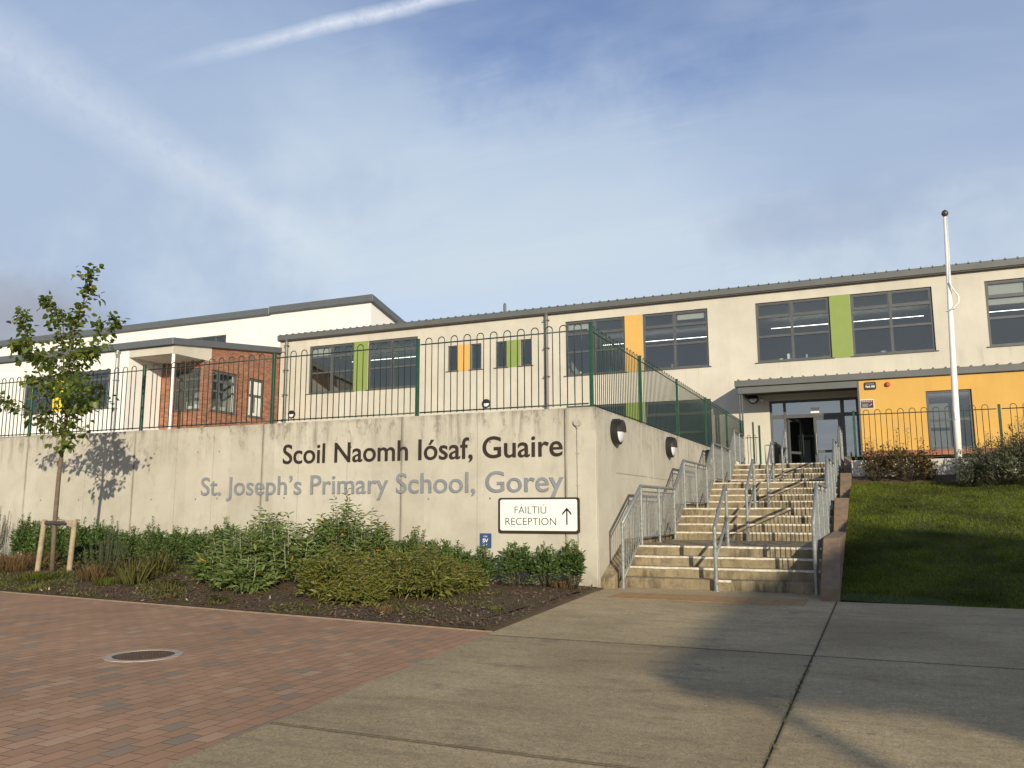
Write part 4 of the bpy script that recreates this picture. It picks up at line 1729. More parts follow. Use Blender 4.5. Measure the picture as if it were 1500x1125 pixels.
# taller white hall behind
HY = 43.0
hl = empty('assembly_hall', (-40, HY, UP))
tag(hl, 'tall plain white hall with grey fascia rising behind the brick wing', 'building')
ho = tuple(hl.location)
g = MB(ho)
wall_openings(g, mapA(HY), -85, -28.47, UP - .1, 14.18, [(-43.6, -40.1, 11.6, 13.14)])
g.add([(-28.47, HY, UP - .1), (-28.47, 62, UP - .1), (-28.47, 62, 9.6), (-28.47, HY, 14.18)], [(0, 1, 2, 3)])
g.build('wall', M_WHITE, hl)
window(hl, ho, mapA(HY), -43.6, -40.1, 11.6, 13.14, (.36, .72), (), sill=False)
g = MB(ho)
g.box(-44.5, -39, HY + 1.5, HY + 1.6, 10, 14)
g.build('inner_wall', M_DARK, hl)
g = MB(ho)
for xa, xb, zz in ((-85, -36.36, 14.16), (-36.36, -28.22, 14.22)):
    g.prism([(HY - .22, zz), (HY - .22, zz + .46), (62, zz + .46 - 4.55), (62, zz - 4.55)], lambda p: (xa, p[0], p[1]), lambda p: (xb, p[0], p[1]))
g.build('roof', MATS['slate_grey_roof'], hl, bevel=.03)

sw = empty('stone_wall', (-27, 18, UP))
tag(sw, 'low rough stone wall behind the railings at the far left edge', 'wall')
g = MB(sw.location)
random.seed(3)
for row in range(4):
    x = -34.0 - (row % 2) * .2
    while x < -22.2:
        w_ = random.uniform(.28, .55)
        dp = random.uniform(0, .04)
        g.box(x + .008, x + w_ - .008, 18.0 - dp, 18.35, UP + row * .25 + .006, UP + row * .25 + .244)
        x += w_
g.build('stones', M_STONE, sw, bevel=.03, seg=2)

# ------------------------------------------------------------------ flagpole
fp = empty('flagpole', (1.87, 23.0, 2.05))
tag(fp, 'tall white flagpole with a dark ball finial standing at the top of the lawn', 'flagpole')
g = MB(fp.location)
g.tube([(1.87, 23, 2.0), (1.90, 23, 3.6), (2.02, 23, 8.68)], [.084, .078, .043], 16)
g.build('pole', M_WPAINT, fp, smooth=True)
g = MB(fp.location)
pr = [(.03, 8.68), (.045, 8.70), (.082, 8.75), (.082, 8.79), (.055, 8.84), (.01, 8.87)]
g.tube([(2.02, 23, z) for r_, z in pr], [r_ for r_, z in pr], 14)
g.build('finial', plain('aged_bronze', (.10, .085, .06), .4, metal=.5), fp, smooth=True)
g = MB(fp.location)
g.tube([(1.985, 22.92, 6.95), (2.03, 22.90, 6.80), (2.16, 22.86, 6.55), (2.15, 22.86, 6.40), (2.02, 22.88, 6.27), (1.88, 22.90, 6.20)], .018, 8)
g.tube([(2.05, 22.95, 8.66), (2.04, 22.93, 7.6), (1.99, 22.92, 6.95)], .006, 6)
g.tube([(1.87, 22.90, 6.2), (1.90, 22.89, 6.21), (2.06, 22.90, 6.28), (2.06, 23.06, 6.29), (1.93, 23.09, 6.27), (1.87, 22.95, 6.22)], .014, 6)
g.build('halyard', M_WPAINT, fp, smooth=True)
g = MB(fp.location)
g.box(1.86, 1.90, 22.89, 22.92, 3.5, 3.72)
g.build('cleat', M_WPAINT, fp)

# ------------------------------------------------------------------ manhole
mh = empty('manhole_cover', (-6.40, 6.0, 0))
tag(mh, 'round rusty manhole cover in a pale concrete ring set in the brick paving', 'manhole cover')
g = MB(mh.location)
n = 48


def ring(g, r0, r1, z0, z1):
    vs = []
    for r_, z in ((r0, z0), (r0, z1), (r1, z1), (r1, z0)):
        for k in range(n):
            a = 2 * math.pi * k / n
            vs.append((-6.40 + r_ * math.cos(a), 6.0 + r_ * math.sin(a), z))
    fs = []
    for q in range(3):
        for k in range(n):
            fs.append((q * n + k, q * n + (k + 1) % n, (q + 1) * n + (k + 1) % n, (q + 1) * n + k))
    g.add(vs, fs)


ring(g, .275, .345, -.02, .006)
g.build('concrete_ring', plain('pale_ring', (.40, .33, .245), .85, var=.2, scale=12), mh)
g = MB(mh.location)
g.disc_cyl((-6.40, 6.0, -.02), (0, 0, 1), .273, .022, 48)
for k in range(-6, 7):
    for j in range(-6, 7):
        if math.hypot(k, j) * .038 < .24:
            g.box(-6.4 + k * .038 - .011, -6.4 + k * .038 + .011, 6 + j * .038 - .004, 6 + j * .038 + .004, .002, .006)
g.build('iron_lid', M_IRON, mh)

# ------------------------------------------------------------------ leaves and plants


def leaf_mesh(name, pos, dirs, nors, length, width, tint, mat, parent=None, fold=.18, org=(0, 0, 0), droop=0.0, shape='lance'):
    """numpy-built mesh of folded leaves. pos/dirs/nors (n,3), length/width/tint (n,)"""
    n = len(pos)
    d = dirs / np.linalg.norm(dirs, axis=1, keepdims=True)
    s = np.cross(d, nors)
    s /= np.linalg.norm(s, axis=1, keepdims=True) + 1e-9
    u = np.cross(s, d)
    L = length[:, None]
    Wd = width[:, None] / 2
    dn = np.array([0, 0, -1.0])
    if shape == 'heart':
        rows = [(0, 0, 0), (.22, 1, fold), (.62, .82, fold * .8), (1, 0, -.1), (.62, -.82, fold * .8), (.22, -1, fold)]
    else:
        rows = [(0, 0, 0), (.30, 1, fold), (.66, .78, fold * .6), (1, 0, -.05), (.66, -.78, fold * .6), (.30, -1, fold)]
    V = np.empty((n, 6, 3))
    for k, (a, b, c) in enumerate(rows):
        V[:, k] = pos + d * (L * a) + s * (Wd * b) + u * (Wd * c) + dn * (L * droop * a * a)
    V = V.reshape(-1, 3) - np.array(org)
    me = bpy.data.meshes.new(name)
    me.vertices.add(n * 6)
    me.vertices.foreach_set('co', V.ravel())
    base = np.arange(n)[:, None] * 6
    F = np.stack([base + np.array([0, 1, 2, 3]), base + np.array([0, 3, 4, 5])], 1).reshape(-1, 4)
    me.loops.add(F.size)
    me.loops.foreach_set('vertex_index', F.ravel().astype(np.int32))
    me.polygons.add(len(F))
    me.polygons.foreach_set('loop_start', (np.arange(len(F)) * 4).astype(np.int32))
    me.polygons.foreach_set('loop_total', np.full(len(F), 4, np.int32))
    me.update(calc_edges=True)
    at = me.attributes.new('tint', 'FLOAT', 'POINT')
    at.data.foreach_set('value', np.repeat(tint, 6).astype(np.float32))
    return obj(name, me, mat, parent)


def rnd_dirs(n, up=0.0, rng=RNG):
    v = rng.normal(size=(n, 3))
    v[:, 2] += up
    return v / np.linalg.norm(v, axis=1, keepdims=True)


ML_TREE = mat_leaf('linden_leaf', [(0, (.055, .088, .016)), (.5, (.105, .145, .025)), (.85, (.165, .19, .034)), (1, (.28, .25, .045))], .42, .42)
ML_HEDGE = mat_leaf('hedge_leaf', [(0, (.042, .080, .022)), (.5, (.082, .135, .036)), (.9, (.135, .19, .05)), (1, (.20, .20, .06))], .3, .5)
ML_BUDD = mat_leaf('buddleia_leaf', [(0, (.062, .102, .028)), (.45, (.122, .17, .048)), (.88, (.205, .245, .068)), (.945, (.22, .25, .08)), (.97, (.42, .22, .03)), (1, (.50, .24, .03))], .35, .55)
ML_MOUND = mat_leaf('olive_leaf', [(0, (.09, .108, .02)), (.4, (.155, .17, .032)), (.8, (.215, .205, .048)), (1, (.27, .16, .06))], .35, .5)
ML_ROSE = mat_leaf('rosemary_leaf', [(0, (.05, .075, .032)), (.5, (.085, .115, .05)), (1, (.14, .17, .08))], .2, .6)
ML_SILVER = mat_leaf('silver_spike_leaf', [(0, (.13, .155, .10)), (.5, (.20, .22, .15)), (1, (.30, .31, .22))], .2, .6)
ML_RED = mat_leaf('red_shrub_leaf', [(0, (.06, .075, .022)), (.4, (.10, .095, .03)), (.6, (.16, .085, .035)), (1, (.26, .095, .04))], .35, .5)
ML_GREY = mat_leaf('grey_shrub_leaf', [(0, (.06, .07, .036)), (.5, (.105, .115, .065)), (1, (.18, .18, .11))], .2, .6)
ML_GRASS = mat_leaf('grass_blade', [(0, (.075, .098, .009)), (.55, (.122, .148, .013)), (.9, (.17, .18, .02)), (1, (.25, .20, .05))], .42, .5, big=.34)
ML_WEED = mat_leaf('weed_leaf', [(0, (.07, .085, .022)), (.5, (.11, .115, .03)), (1, (.19, .15, .05))], .3, .6)
ML_BROWN = mat_leaf('dry_weed_leaf', [(0, (.08, .05, .025)), (.5, (.13, .075, .03)), (1, (.18, .12, .05))], .25, .7)
ML_CHIP = mat_leaf('wood_chip', [(0, (.045, .028, .016)), (.5, (.115, .076, .047)), (.88, (.22, .16, .105)), (1, (.46, .40, .32))], .0, .9)

# ---- young street tree
TX, TY, TZ = -14.53, 11.29, .17
tr = empty('young_tree', (TX, TY, TZ))
tag(tr, 'slender young broadleaf tree tied to two stakes in the planting bed', 'tree')
to = tuple(tr.location)
rng = np.random.default_rng(5)
limbs = [   # (x, z, dy) points with radius at both ends; first is the trunk
    ([(-14.53, .10, 0), (-14.56, 1.0, 0), (-14.55, 1.96, 0), (-14.50, 2.76, 0)], .048, .036),
    ([(-14.50, 2.76, 0), (-14.49, 3.3, .02), (-14.49, 3.84, .0), (-14.49, 4.4, -.03), (-14.44, 4.93, .0), (-14.31, 5.34, .03), (-14.16, 5.74, .02), (-14.03, 6.15, 0)], .034, .006),
    ([(-14.49, 3.2, 0), (-14.72, 3.85, .1), (-14.94, 4.7, .15), (-15.13, 5.35, .1), (-15.42, 5.68, .08)], .022, .005),
    ([(-14.6, 3.5, .0), (-15.08, 3.95, -.15), (-15.46, 4.6, -.2), (-15.72, 5.05, -.15), (-15.89, 5.42, -.1)], .018, .004),
    ([(-14.5, 2.9, 0), (-14.15, 3.2, -.2), (-13.68, 3.35, -.35), (-13.23, 3.28, -.4)], .016, .004),
    ([(-14.49, 3.3, 0), (-14.0, 3.62, -.25), (-13.54, 3.78, -.6), (-13.2, 3.62, -.9), (-12.9, 3.50, -1.1)], .016, .004),
    ([(-14.49, 3.8, 0), (-14.1, 4.15, -.2), (-13.79, 4.36, -.3), (-13.40, 4.34, -.35)], .014, .004),
    ([(-14.48, 4.2, 0), (-14.0, 4.6, .2), (-13.72, 4.98, .25), (-13.6, 5.12, .25)], .012, .004),
    ([(-14.49, 3.6, 0), (-15.0, 4.05, .3), (-15.6, 4.42, .35), (-16.15, 4.58, .3)], .016, .004),
    ([(-14.5, 2.95, 0), (-15.0, 3.2, -.3), (-15.6, 3.42, -.4), (-16.3, 3.52, -.4)], .016, .004),
    ([(-14.5, 2.8, 0), (-14.95, 2.92, .3), (-15.4, 3.12, .4), (-15.75, 3.2, .4)], .014, .004),
    ([(-14.5, 2.7, 0), (-14.2, 2.78, -.3), (-13.95, 2.92, -.4), (-13.8, 2.98, -.4)], .012, .004),
    ([(-14.5, 3.0, 0), (-14.4, 3.3, -.4), (-14.3, 3.6, -.7), (-14.2, 3.75, -.9)], .014, .004),
    ([(-14.5, 3.1, 0), (-14.6, 3.4, .4), (-14.7, 3.7, .7), (-14.75, 3.9, .9)], .014, .004),
    ([(-14.5, 2.65, 0), (-14.38, 2.60, -.1), (-14.25, 2.55, -.15)], .008, .003),
    ([(-14.49, 4.0, 0), (-14.75, 4.3, -.3), (-15.1, 4.5, -.45), (-15.3, 4.55, -.5)], .012, .003),
    ([(-14.9, 4.55, .12), (-14.75, 4.9, .0), (-14.68, 5.15, -.05)], .008, .003),
]
g = MB(to)
P_, D_, N_, Ln, Tn = [], [], [], [], []
for li, (pts, r0, r1) in enumerate(limbs):
    v = [Vector((x, TY + dy, z)) for x, z, dy in pts]
    n_ = len(v)
    g.tube(v, [r0 + (r1 - r0) * k / (n_ - 1) for k in range(n_)], 8)
    if li == 0:
        continue
    tot = sum((v[k + 1] - v[k]).length for k in range(n_ - 1))
    m_ = int(tot * (80 if li == 1 else 26 if li in (5, 9, 10) else 62))
    for k in range(m_):
        f = rng.random() ** (.72 if li > 1 else .9)
        if li == 1:
            f = .08 + .92 * f
        else:
            f = .12 + .88 * f
        q = f * (n_ - 1)
        a = min(int(q), n_ - 2)
        p = v[a].lerp(v[a + 1], q - a)
        axis = (v[a + 1] - v[a]).normalized()
        sp_ = .29 * (1 - .5 * f)
        if li == 1 and f > .5:
            sp_ *= .62
        if li in (2, 3) and f > .45:
            sp_ *= .62
        off = Vector(rng.normal(size=3)) * sp_ * .55
        off.z *= .6
        out = (off + Vector((0, 0, -.10)) + axis * .25)
        P_.append(p + off)
        dd = out.normalized() + Vector(rng.normal(size=3)) * .45 + Vector((0, 0, -.25))
        D_.append(dd)
        nn = Vector((0, 0, 1)) + Vector(rng.normal(size=3)) * .55
        N_.append(nn)
        Ln.append(rng.uniform(.075, .13))
        Tn.append(min(1, max(0, rng.normal(.48, .22) + .14 * (f - .5))))
    # short twigs carrying the leaf clusters
    for k in range(int(tot * 4)):
        f = .2 + .8 * rng.random()
        q = f * (n_ - 1)
        a = min(int(q), n_ - 2)
        p = v[a].lerp(v[a + 1], q - a)
        e = p + Vector((rng.normal() * .16, rng.normal() * .16, rng.normal() * .08 + .04))
        g.tube([p, (p + e) / 2 + Vector((0, 0, .02)), e], [.004, .003, .002], 5)
        for c in range(rng.integers(5, 9)):
            off = Vector(rng.normal(size=3)) * .055
            P_.append(e + off)
            D_.append(off.normalized() + Vector((0, 0, -.35)) + Vector(rng.normal(size=3)) * .3)
            N_.append(Vector((0, 0, 1)) + Vector(rng.normal(size=3)) * .5)
            Ln.append(rng.uniform(.075, .125))
            Tn.append(min(1, max(0, rng.normal(.52, .2))))
g.build('trunk', M_BARK, tr, smooth=True)
P_, D_, N_ = (np.array([tuple(x) for x in A]) for A in (P_, D_, N_))
Ln, Tn = np.array(Ln), np.array(Tn)
leaf_mesh('crown', P_, D_, N_, Ln, Ln * .95, Tn, ML_TREE, tr, org=to, droop=.25, shape='heart')

# stakes
tsu = empty('tree_support', (-14.43, 11.28, .15))
tag(tsu, 'two short round timber stakes with a crossbar and black rubber tie round the young tree', 'tree stakes')
for (xa, xb) in ((-14.03, -13.97), (-14.90, -14.80)):
    g = MB(tsu.location)
    g.tube([(xa, 11.25, .05), (xb, 11.25, 1.16)], [.048, .046], 12)
    g.build('stake', M_TIMBER, tsu, bevel=.004)
g = MB(tsu.location)
g.box(-14.92, -14.0, 11.30, 11.325, 1.05, 1.15)
g.build('crossbar', M_TIMBER, tsu)
g = MB(tsu.location)
g.box(-14.74, -14.18, 11.205, 11.215, 1.075, 1.135)
g.tube([(-14.55 + .062 * math.cos(a), 11.27 + .062 * math.sin(a), 1.10) for a in [2 * math.pi * k / 12 for k in range(12)]], .018, 6, closed=True)
g.build('rubber_tie', M_RUBBER, tsu)


def shrub(name, x, y, z, h, r, kind, label, group=None, seed=0, n=None):
    rng = np.random.default_rng(seed + 100)
    root = empty(name, (x, y, z))
    tag(root, label, 'plant' if kind in ('weed', 'tuft', 'dry') else 'shrub', group)
    org = (x, y, z)
    g = MB((0, 0, 0))
    P, D, N, L, Wd, T = [], [], [], [], [], []
    mat, fold, droop, shp = ML_HEDGE, .18, .1, 'lance'
    stem_m = M_STEM

    def put(p, d, nrm, l, w, t):
        P.append(tuple(p)), D.append(tuple(d)), N.append(tuple(nrm)), L.append(l), Wd.append(w), T.append(min(1, max(0, t)))
    def dome(count, hh, rr_, lmin, lmax, ratio, low=.06, lump=.22, updir=.35, tshift=0.0, nl=7, bottom=.30):
        """leaves through the outer half of a lumpy dome; lumps are shoots of their own"""
        cen = [(rng.uniform(0, 2 * math.pi), rng.uniform(.1, 1.0), rng.uniform(.30, .55)) for _ in range(nl)]
        for _ in range(count):
            a, sz_ = rng.uniform(0, 2 * math.pi), rng.random()
            el = math.asin(sz_)
            k = rng.uniform(.45, 1.0) ** .6
            bumpy = 1 - lump
            for ca, ce, cw in cen:
                dd_ = math.acos(max(-1, min(1, math.sin(el) * math.sin(ce) + math.cos(el) * math.cos(ce) * math.cos(a - ca))))
                bumpy = max(bumpy, 1 - lump + 1.5 * lump * math.exp(-(dd_ / cw) ** 2))
            k *= bumpy
            o3 = Vector((math.cos(a) * math.cos(el), math.sin(a) * math.cos(el), sz_))
            p = Vector((o3.x * rr_ * k, o3.y * rr_ * .85 * k, low + o3.z * hh * k + (1 - sz_) * rng.random() * hh * bottom))
            d = o3 * .8 + Vector(rng.normal(size=3)) * .55 + Vector((0, 0, updir))
            nn = o3 * .8 + Vector((0, 0, .7)) + Vector(rng.normal(size=3)) * .4
            l = rng.uniform(lmin, lmax)
            put(p, d, nn, l, l * ratio, rng.normal(.46 + tshift, .2))

    def shoots(count, hh, rr_, lmin, lmax, ratio, step, pairs, tsh, f0=.35, stem_r=.005, pale=0.0, topv=(.7, 1.05), pw=.4):
        for _ in range(count):
            a = rng.uniform(0, 2 * math.pi)
            q0 = math.sqrt(rng.random())
            top = hh * (1 - pw * q0 ** 1.8) * rng.uniform(*topv)
            e = Vector((rr_ * q0 * math.cos(a), rr_ * q0 * math.sin(a) * .8, top))
            b = Vector((e.x * .4, e.y * .4, 0))
            mid = (b + e) / 2 + Vector((e.x * .15, e.y * .15, 0))
            (gp if rng.random() < pale else g).tube([b, mid, e], [stem_r, stem_r * .8, stem_r * .4], 4)
            k = max(3, int((e - b).length * (1 - f0) / step))
            for q in range(k + 1):
                f = f0 + (1 - f0) * q / k
                p = b.lerp(mid, f * 2) if f < .5 else mid.lerp(e, f * 2 - 1)
                for side in range(pairs):
                    an = q * 1.9 + side * 2 * math.pi / pairs + rng.normal() * .3
                    d = Vector((math.cos(an), math.sin(an), .75 * f - .1 + rng.normal() * .2))
                    l = rng.uniform(lmin, lmax) * (1.1 - .4 * f)
                    put(p, d, Vector((.25, -.45, .75)) + Vector(rng.normal(size=3)) * .45, l, l * ratio, rng.normal(.42 + tsh + .15 * f, .17))
    gp = MB((0, 0, 0))
    if kind == 'leggy':
        dome(int(2600 * r * h), h * .58, r, .06, .13, .34, low=h * .30, tshift=-.05, nl=8, lump=.45, bottom=.12)
        shoots(int(14 + 40 * r), h, r, .06, .12, .34, .028, 3, .02, f0=.5, stem_r=.007)
        shoots(5, h * .5, r * 1.1, .05, .10, .34, .03, 3, .0, f0=.4, stem_r=.006)
    elif kind == 'hedge':
        dome(int(3600 * r * h), h * .78, r, .06, .115, .36, low=.05, tshift=-.05, nl=9, lump=.3)
        shoots(int(12 + 40 * r), h, r, .06, .10, .36, .028, 3, .02, f0=.4)
    elif kind == 'budd':
        mat, droop = ML_BUDD, .3
        dome(int(2200 * r * h), h * .66, r, .12, .21, .25, low=.03, nl=10, lump=.4)
        shoots(int(14 + 50 * r), h * 1.04, r, .13, .22, .21, .05, 2, .02, f0=.4, pale=.5, stem_r=.006)
    elif kind == 'mound':
        mat, droop = ML_MOUND, .3
        dome(int(4600 * r * max(h, .3)), h * .86, r, .05, .13, .22, low=.0, updir=.15, nl=13, lump=.42)
        dome(int(700 * r), h * .40, r * .95, .09, .16, .25, low=.0, updir=.1, tshift=.1, nl=6, lump=.3)
        shoots(int(190 * r), h * 1.12, r * 1.12, .05, .11, .2, .03, 2, .1, f0=.55, stem_r=.003, pw=.66)
    elif kind == 'rose':
        mat, droop = ML_ROSE, 0
        ns = int(34 + 50 * r)
        for s_ in range(ns):
            a = rng.uniform(0, 2 * math.pi)
            rr = r * math.sqrt(rng.random())
            top = h * (1 - .3 * (rr / r)) * rng.uniform(.6, 1.05)
            e = Vector((rr * math.cos(a), rr * math.sin(a), top))
            b = Vector((e.x * .3, e.y * .3, 0))
            mid = (b + e) / 2 + Vector((e.x * .22, e.y * .22, 0))
            g.tube([b, mid, e], [.007, .005, .003], 4)
            k = int(70 * top)
            for q in range(k):
                f = .1 + .9 * q / k
                p = b.lerp(mid, f * 2) if f < .5 else mid.lerp(e, f * 2 - 1)
                an = q * 2.4
                d = Vector((math.cos(an), math.sin(an), 1.1 + rng.normal() * .2))
                l = rng.uniform(.03, .05)
                put(p, d, Vector((math.cos(an), math.sin(an), -.5)), l, .009, rng.normal(.45, .2))
    elif kind in ('red', 'grey'):
        mat = ML_RED if kind == 'red' else ML_GREY
        dome(int((900 if kind == 'red' and r > .5 else 620 if kind == 'red' else 3400) * r * h), h * (.68 if kind == 'red' else .74), r, .06, .11, .5 if kind == 'red' else .26, low=.1, nl=9, lump=.4)
        ns = int((20 if kind == 'red' else 40) + 24 * r)
        for s_ in range(ns):
            a = rng.uniform(0, 2 * math.pi)
            rr = r * math.sqrt(rng.random())
            top = h * (1 - .45 * (rr / r) ** 2) * rng.uniform(.45, 1.05)
            e = Vector((rr * math.cos(a), rr * math.sin(a) * .7, top))
            b = Vector((e.x * .2, e.y * .2, 0))
            mid = (b + e) / 2 + Vector((e.x * .2, e.y * .2, 0))
            g.tube([b, mid, e], [.006, .004, .002], 4)
            k = int((24 if kind == 'red' else 34) * (top + .3))
            for q in range(k):
                f = .18 + .82 * q / k
                p = b.lerp(mid, f * 2) if f < .5 else mid.lerp(e, f * 2 - 1)
                an = q * 2.4 + rng.normal() * .4
                d = Vector((math.cos(an), math.sin(an), .4 + rng.normal() * .3))
                l = rng.uniform(.05, .085) if kind == 'red' else rng.uniform(.04, .08)
                put(p + Vector(rng.normal(size=3)) * .02, d, Vector((0, 0, 1)), l, l * (.5 if kind == 'red' else .22), rng.normal(.5, .24))
    elif kind in ('tuft', 'dry', 'weed'):
        mat = {'tuft': ML_GRASS, 'dry': ML_BROWN, 'weed': ML_WEED}[kind]
        droop = .25
        for s_ in range(int(n or (90 + 260 * r))):
            a = rng.uniform(0, 2 * math.pi)
            rr = r * math.sqrt(rng.random())
            p = Vector((rr * math.cos(a) * .8, rr * math.sin(a) * .8, 0))
            d = Vector((math.cos(a) * .35 * rr / r + rng.normal() * .15, math.sin(a) * .35 * rr / r + rng.normal() * .15, 1))
            l = h * rng.uniform(.45, 1.05)
            put(p, d, Vector((math.cos(a), math.sin(a), .2)), l, .012 if kind != 'weed' else .014, rng.normal(.5, .22))
        if kind == 'weed':
            for s_ in range(9):
                a = rng.uniform(0, 2 * math.pi)
                e = Vector((r * .6 * math.cos(a), r * .6 * math.sin(a), h * rng.uniform(.7, 1.1)))
                g.tube([e * .1, e], [.004, .002], 4)
                for q in range(14):
                    f = .3 + .7 * q / 14
                    d = Vector((math.cos(q * 2.4), math.sin(q * 2.4), .3))
                    put(e * f, d, Vector((0, 0, 1)), .07, .028, rng.normal(.8, .2))
    if g.f:
        g.build('stems', stem_m, root, smooth=True)
    if gp.f:
        gp.build('pale_stems', M_PALESTEM, root, smooth=True)
    lo = leaf_mesh('foliage', np.array(P), np.array(D) + 1e-6, np.array(N) + 1e-6, np.array(L), np.array(Wd), np.array(T), mat, root, fold=fold, droop=droop)
    return root


HG = 'compact green shrubs along the foot of the concrete wall'
hedge = [(-17.99, 1.09, .34, 'dark green leafy shrub at the far left of the hedge row, beside silvery spikes'),
         (-17.40, 1.06, .34, 'dark green leafy shrub against the wall, just left of the timber stakes'),
         (-16.85, 1.02, .33, 'dark green leafy shrub against the wall, directly behind the left stake'),
         (-16.25, 1.06, .36, 'dark green leafy shrub against the wall, behind the right-hand stake'),
         (-15.55, 1.09, .44, 'broad dark green leafy shrub against the wall under the tree trunk shadow'),
         (-14.75, .86, .32, 'small dark green leafy wall shrub right of the feathery green shrub'),
         (-14.06, .98, .38, 'peaked dark green leafy shrub against the wall, left of the grey letters'),
         (-13.35, .86, .36, 'low dark green leafy shrub against the wall below the first letters of the grey line'),
         (-12.75, .88, .30, 'narrow dark green leafy shrub against the wall, left of the spiky grey-green shrub'),
         (-12.15, 1.02, .36, 'dark green leafy shrub against the wall, half hidden by the spiky grey-green shrub')]
for i, (x, h, r, lab) in enumerate(hedge):
    shrub('leafy_shrub', x, 13.25, bed_z(x, 13.2), h * .97, r, 'hedge', lab, HG, i)
RGT = [(-7.70, 13.22, .92, .34, 'peaked green shrub against the wall, behind the olive mounds'),
       (-8.20, 13.25, .72, .32, 'low green shrub against the wall, right of the tallest grey-green shrub'),
       (-7.20, 13.25, .78, .30, 'green shrub against the wall, left of the small blue plate'),
       (-6.75, 13.0, .68, .34, 'green shrub against the wall just below the small blue plate'),
       (-6.32, 13.2, .66, .25, 'small upright green shrub between the blue plate and the reception sign'),
       (-5.70, 13.25, .80, .30, 'leggy green shrub under the left end of the reception sign'),
       (-5.17, 13.3, .78, .27, 'leggy green shrub under the middle of the reception sign'),
       (-4.72, 13.3, .84, .19, 'narrow upright green shrub under the right end of the reception sign')]
for i, (x, y, h, r, lab) in enumerate(RGT):
    shrub('leafy_shrub', x, y, bed_z(x, y), h, r, 'leggy' if i > 4 else 'hedge', lab, HG, 30 + i)
BG = 'grey-green shrubs with long narrow leaves'
for i, (x, y, h, r, lab) in enumerate([(-9.32, 10.75, 1.04, .66, 'spreading grey-green shrub with pale upright tips and yellowing leaves, leftmost of its kind'),
                                       (-8.66, 11.0, 1.04, .60, 'bushy grey-green long-leaved shrub in the middle of its clump'),
                                       (-8.72, 12.4, 1.44, .48, 'tallest grey-green long-leaved shrub, reaching up to the grey lettering'),
                                       (-8.00, 12.2, 1.12, .44, 'grey-green long-leaved shrub at the right end of its clump, leaning over the olive mounds'),
                                       (-10.30, 12.3, 1.16, .50, 'feathery-topped grey-green shrub standing behind the pale upright tips'),
                                       (-8.85, 10.15, .58, .46, 'low grey-green long-leaved shrub at the front foot of its clump'),
                                       (-9.85, 10.6, .66, .42, 'low grey-green long-leaved shrub at the front left corner of its clump')]):
    shrub('long_leaved_shrub', x, y, bed_z(x, y), h, r, 'budd', lab, BG, 50 + i)
for i, (x, y, h, r, lab) in enumerate([(-7.20, 10.35, .74, .74, 'large olive-green mounded shrub at the front of the bed, left one of the pair'),
                                       (-6.40, 11.1, .80, .74, 'large olive-green mounded shrub in the bed, right one of the pair'),
                                       (-6.75, 10.0, .36, .45, 'low bright green mounded plant at the front edge of the olive shrubs'),
                                       (-6.15, 12.1, .50, .40, 'small olive-green mounded shrub tucked under the blue plate')]):
    shrub('mounded_shrub', x, y, bed_z(x, y), h, r, 'mound', lab, 'olive mounded shrubs', 60 + i)
for i, (x, y, h, r, lab) in enumerate([(-18.9, 13.0, 1.42, .50, 'tall silvery upright spiky shrub at the left edge, against the wall'),
                                       (-13.16, 11.29, .86, .42, 'feathery green upright shrub right of the tree stakes')]):
    shrub('spiky_shrub', x, y, bed_z(x, y), h, r, 'rose', lab, None, 70 + i)
for i, (x, y, h, r, kind, lab) in enumerate([
        (-13.73, 10.4, .30, .42, 'tuft', 'green grass tuft in front of the tree stakes'),
        (-15.52, 11.21, .50, .6, 'dry', 'reddish brown dry weeds at the left edge of the bed'),
        (-16.5, 12.2, .45, .7, 'dry', 'brown dry weeds behind the left tree stake'),
        (-12.55, 10.6, .42, .3, 'dry', 'dead brown clump right of the feathery green shrub'),
        (-11.35, 10.35, .62, .24, 'weed', 'tall yellowing weed between the feathery shrub and the grey-green clump'),
        (-11.75, 11.2, .66, .24, 'weed', 'tall pale weed behind the yellowing one, near the hedge row'),
        (-10.35, 10.15, .22, .26, 'weed', 'low bright green weed at the foot of the pale upright tips'),
        (-4.75, 10.3, .07, .2, 'tuft', 'tiny green weed patch beside the concrete apron'),
        (-5.9, 9.35, .14, .2, 'dry', 'small rust-brown dead plant in front of the olive mounds'),
        (-11.9, 10.3, .2, .3, 'tuft', 'short grass tuft left of the yellowing weed'),
        (-13.0, 9.85, .10, .5, 'tuft', 'flat grass patch on the edge of the brick paving'),
        (-14.6, 10.05, .12, .6, 'tuft', 'grassy patch at the left front edge of the bed'),
        (-8.6, 9.35, .12, .24, 'weed', 'little weed below the grey-green clump at the paving edge'),
        (-9.3, 10.3, .20, .4, 'weed', 'green leafy weeds at the front foot of the grey-green clump'),
        (-5.0, 13.45, .22, .3, 'dry', 'dry stalks at the wall foot under the reception sign'),
        (-16.4, 10.8, .25, .7, 'tuft', 'long grass at the far left end of the bed')]):
    shrub('weed' if kind != 'tuft' else 'grass_tuft', x, y, bed_z(x, y) - .01, h, r, kind, lab, None, 90 + i)
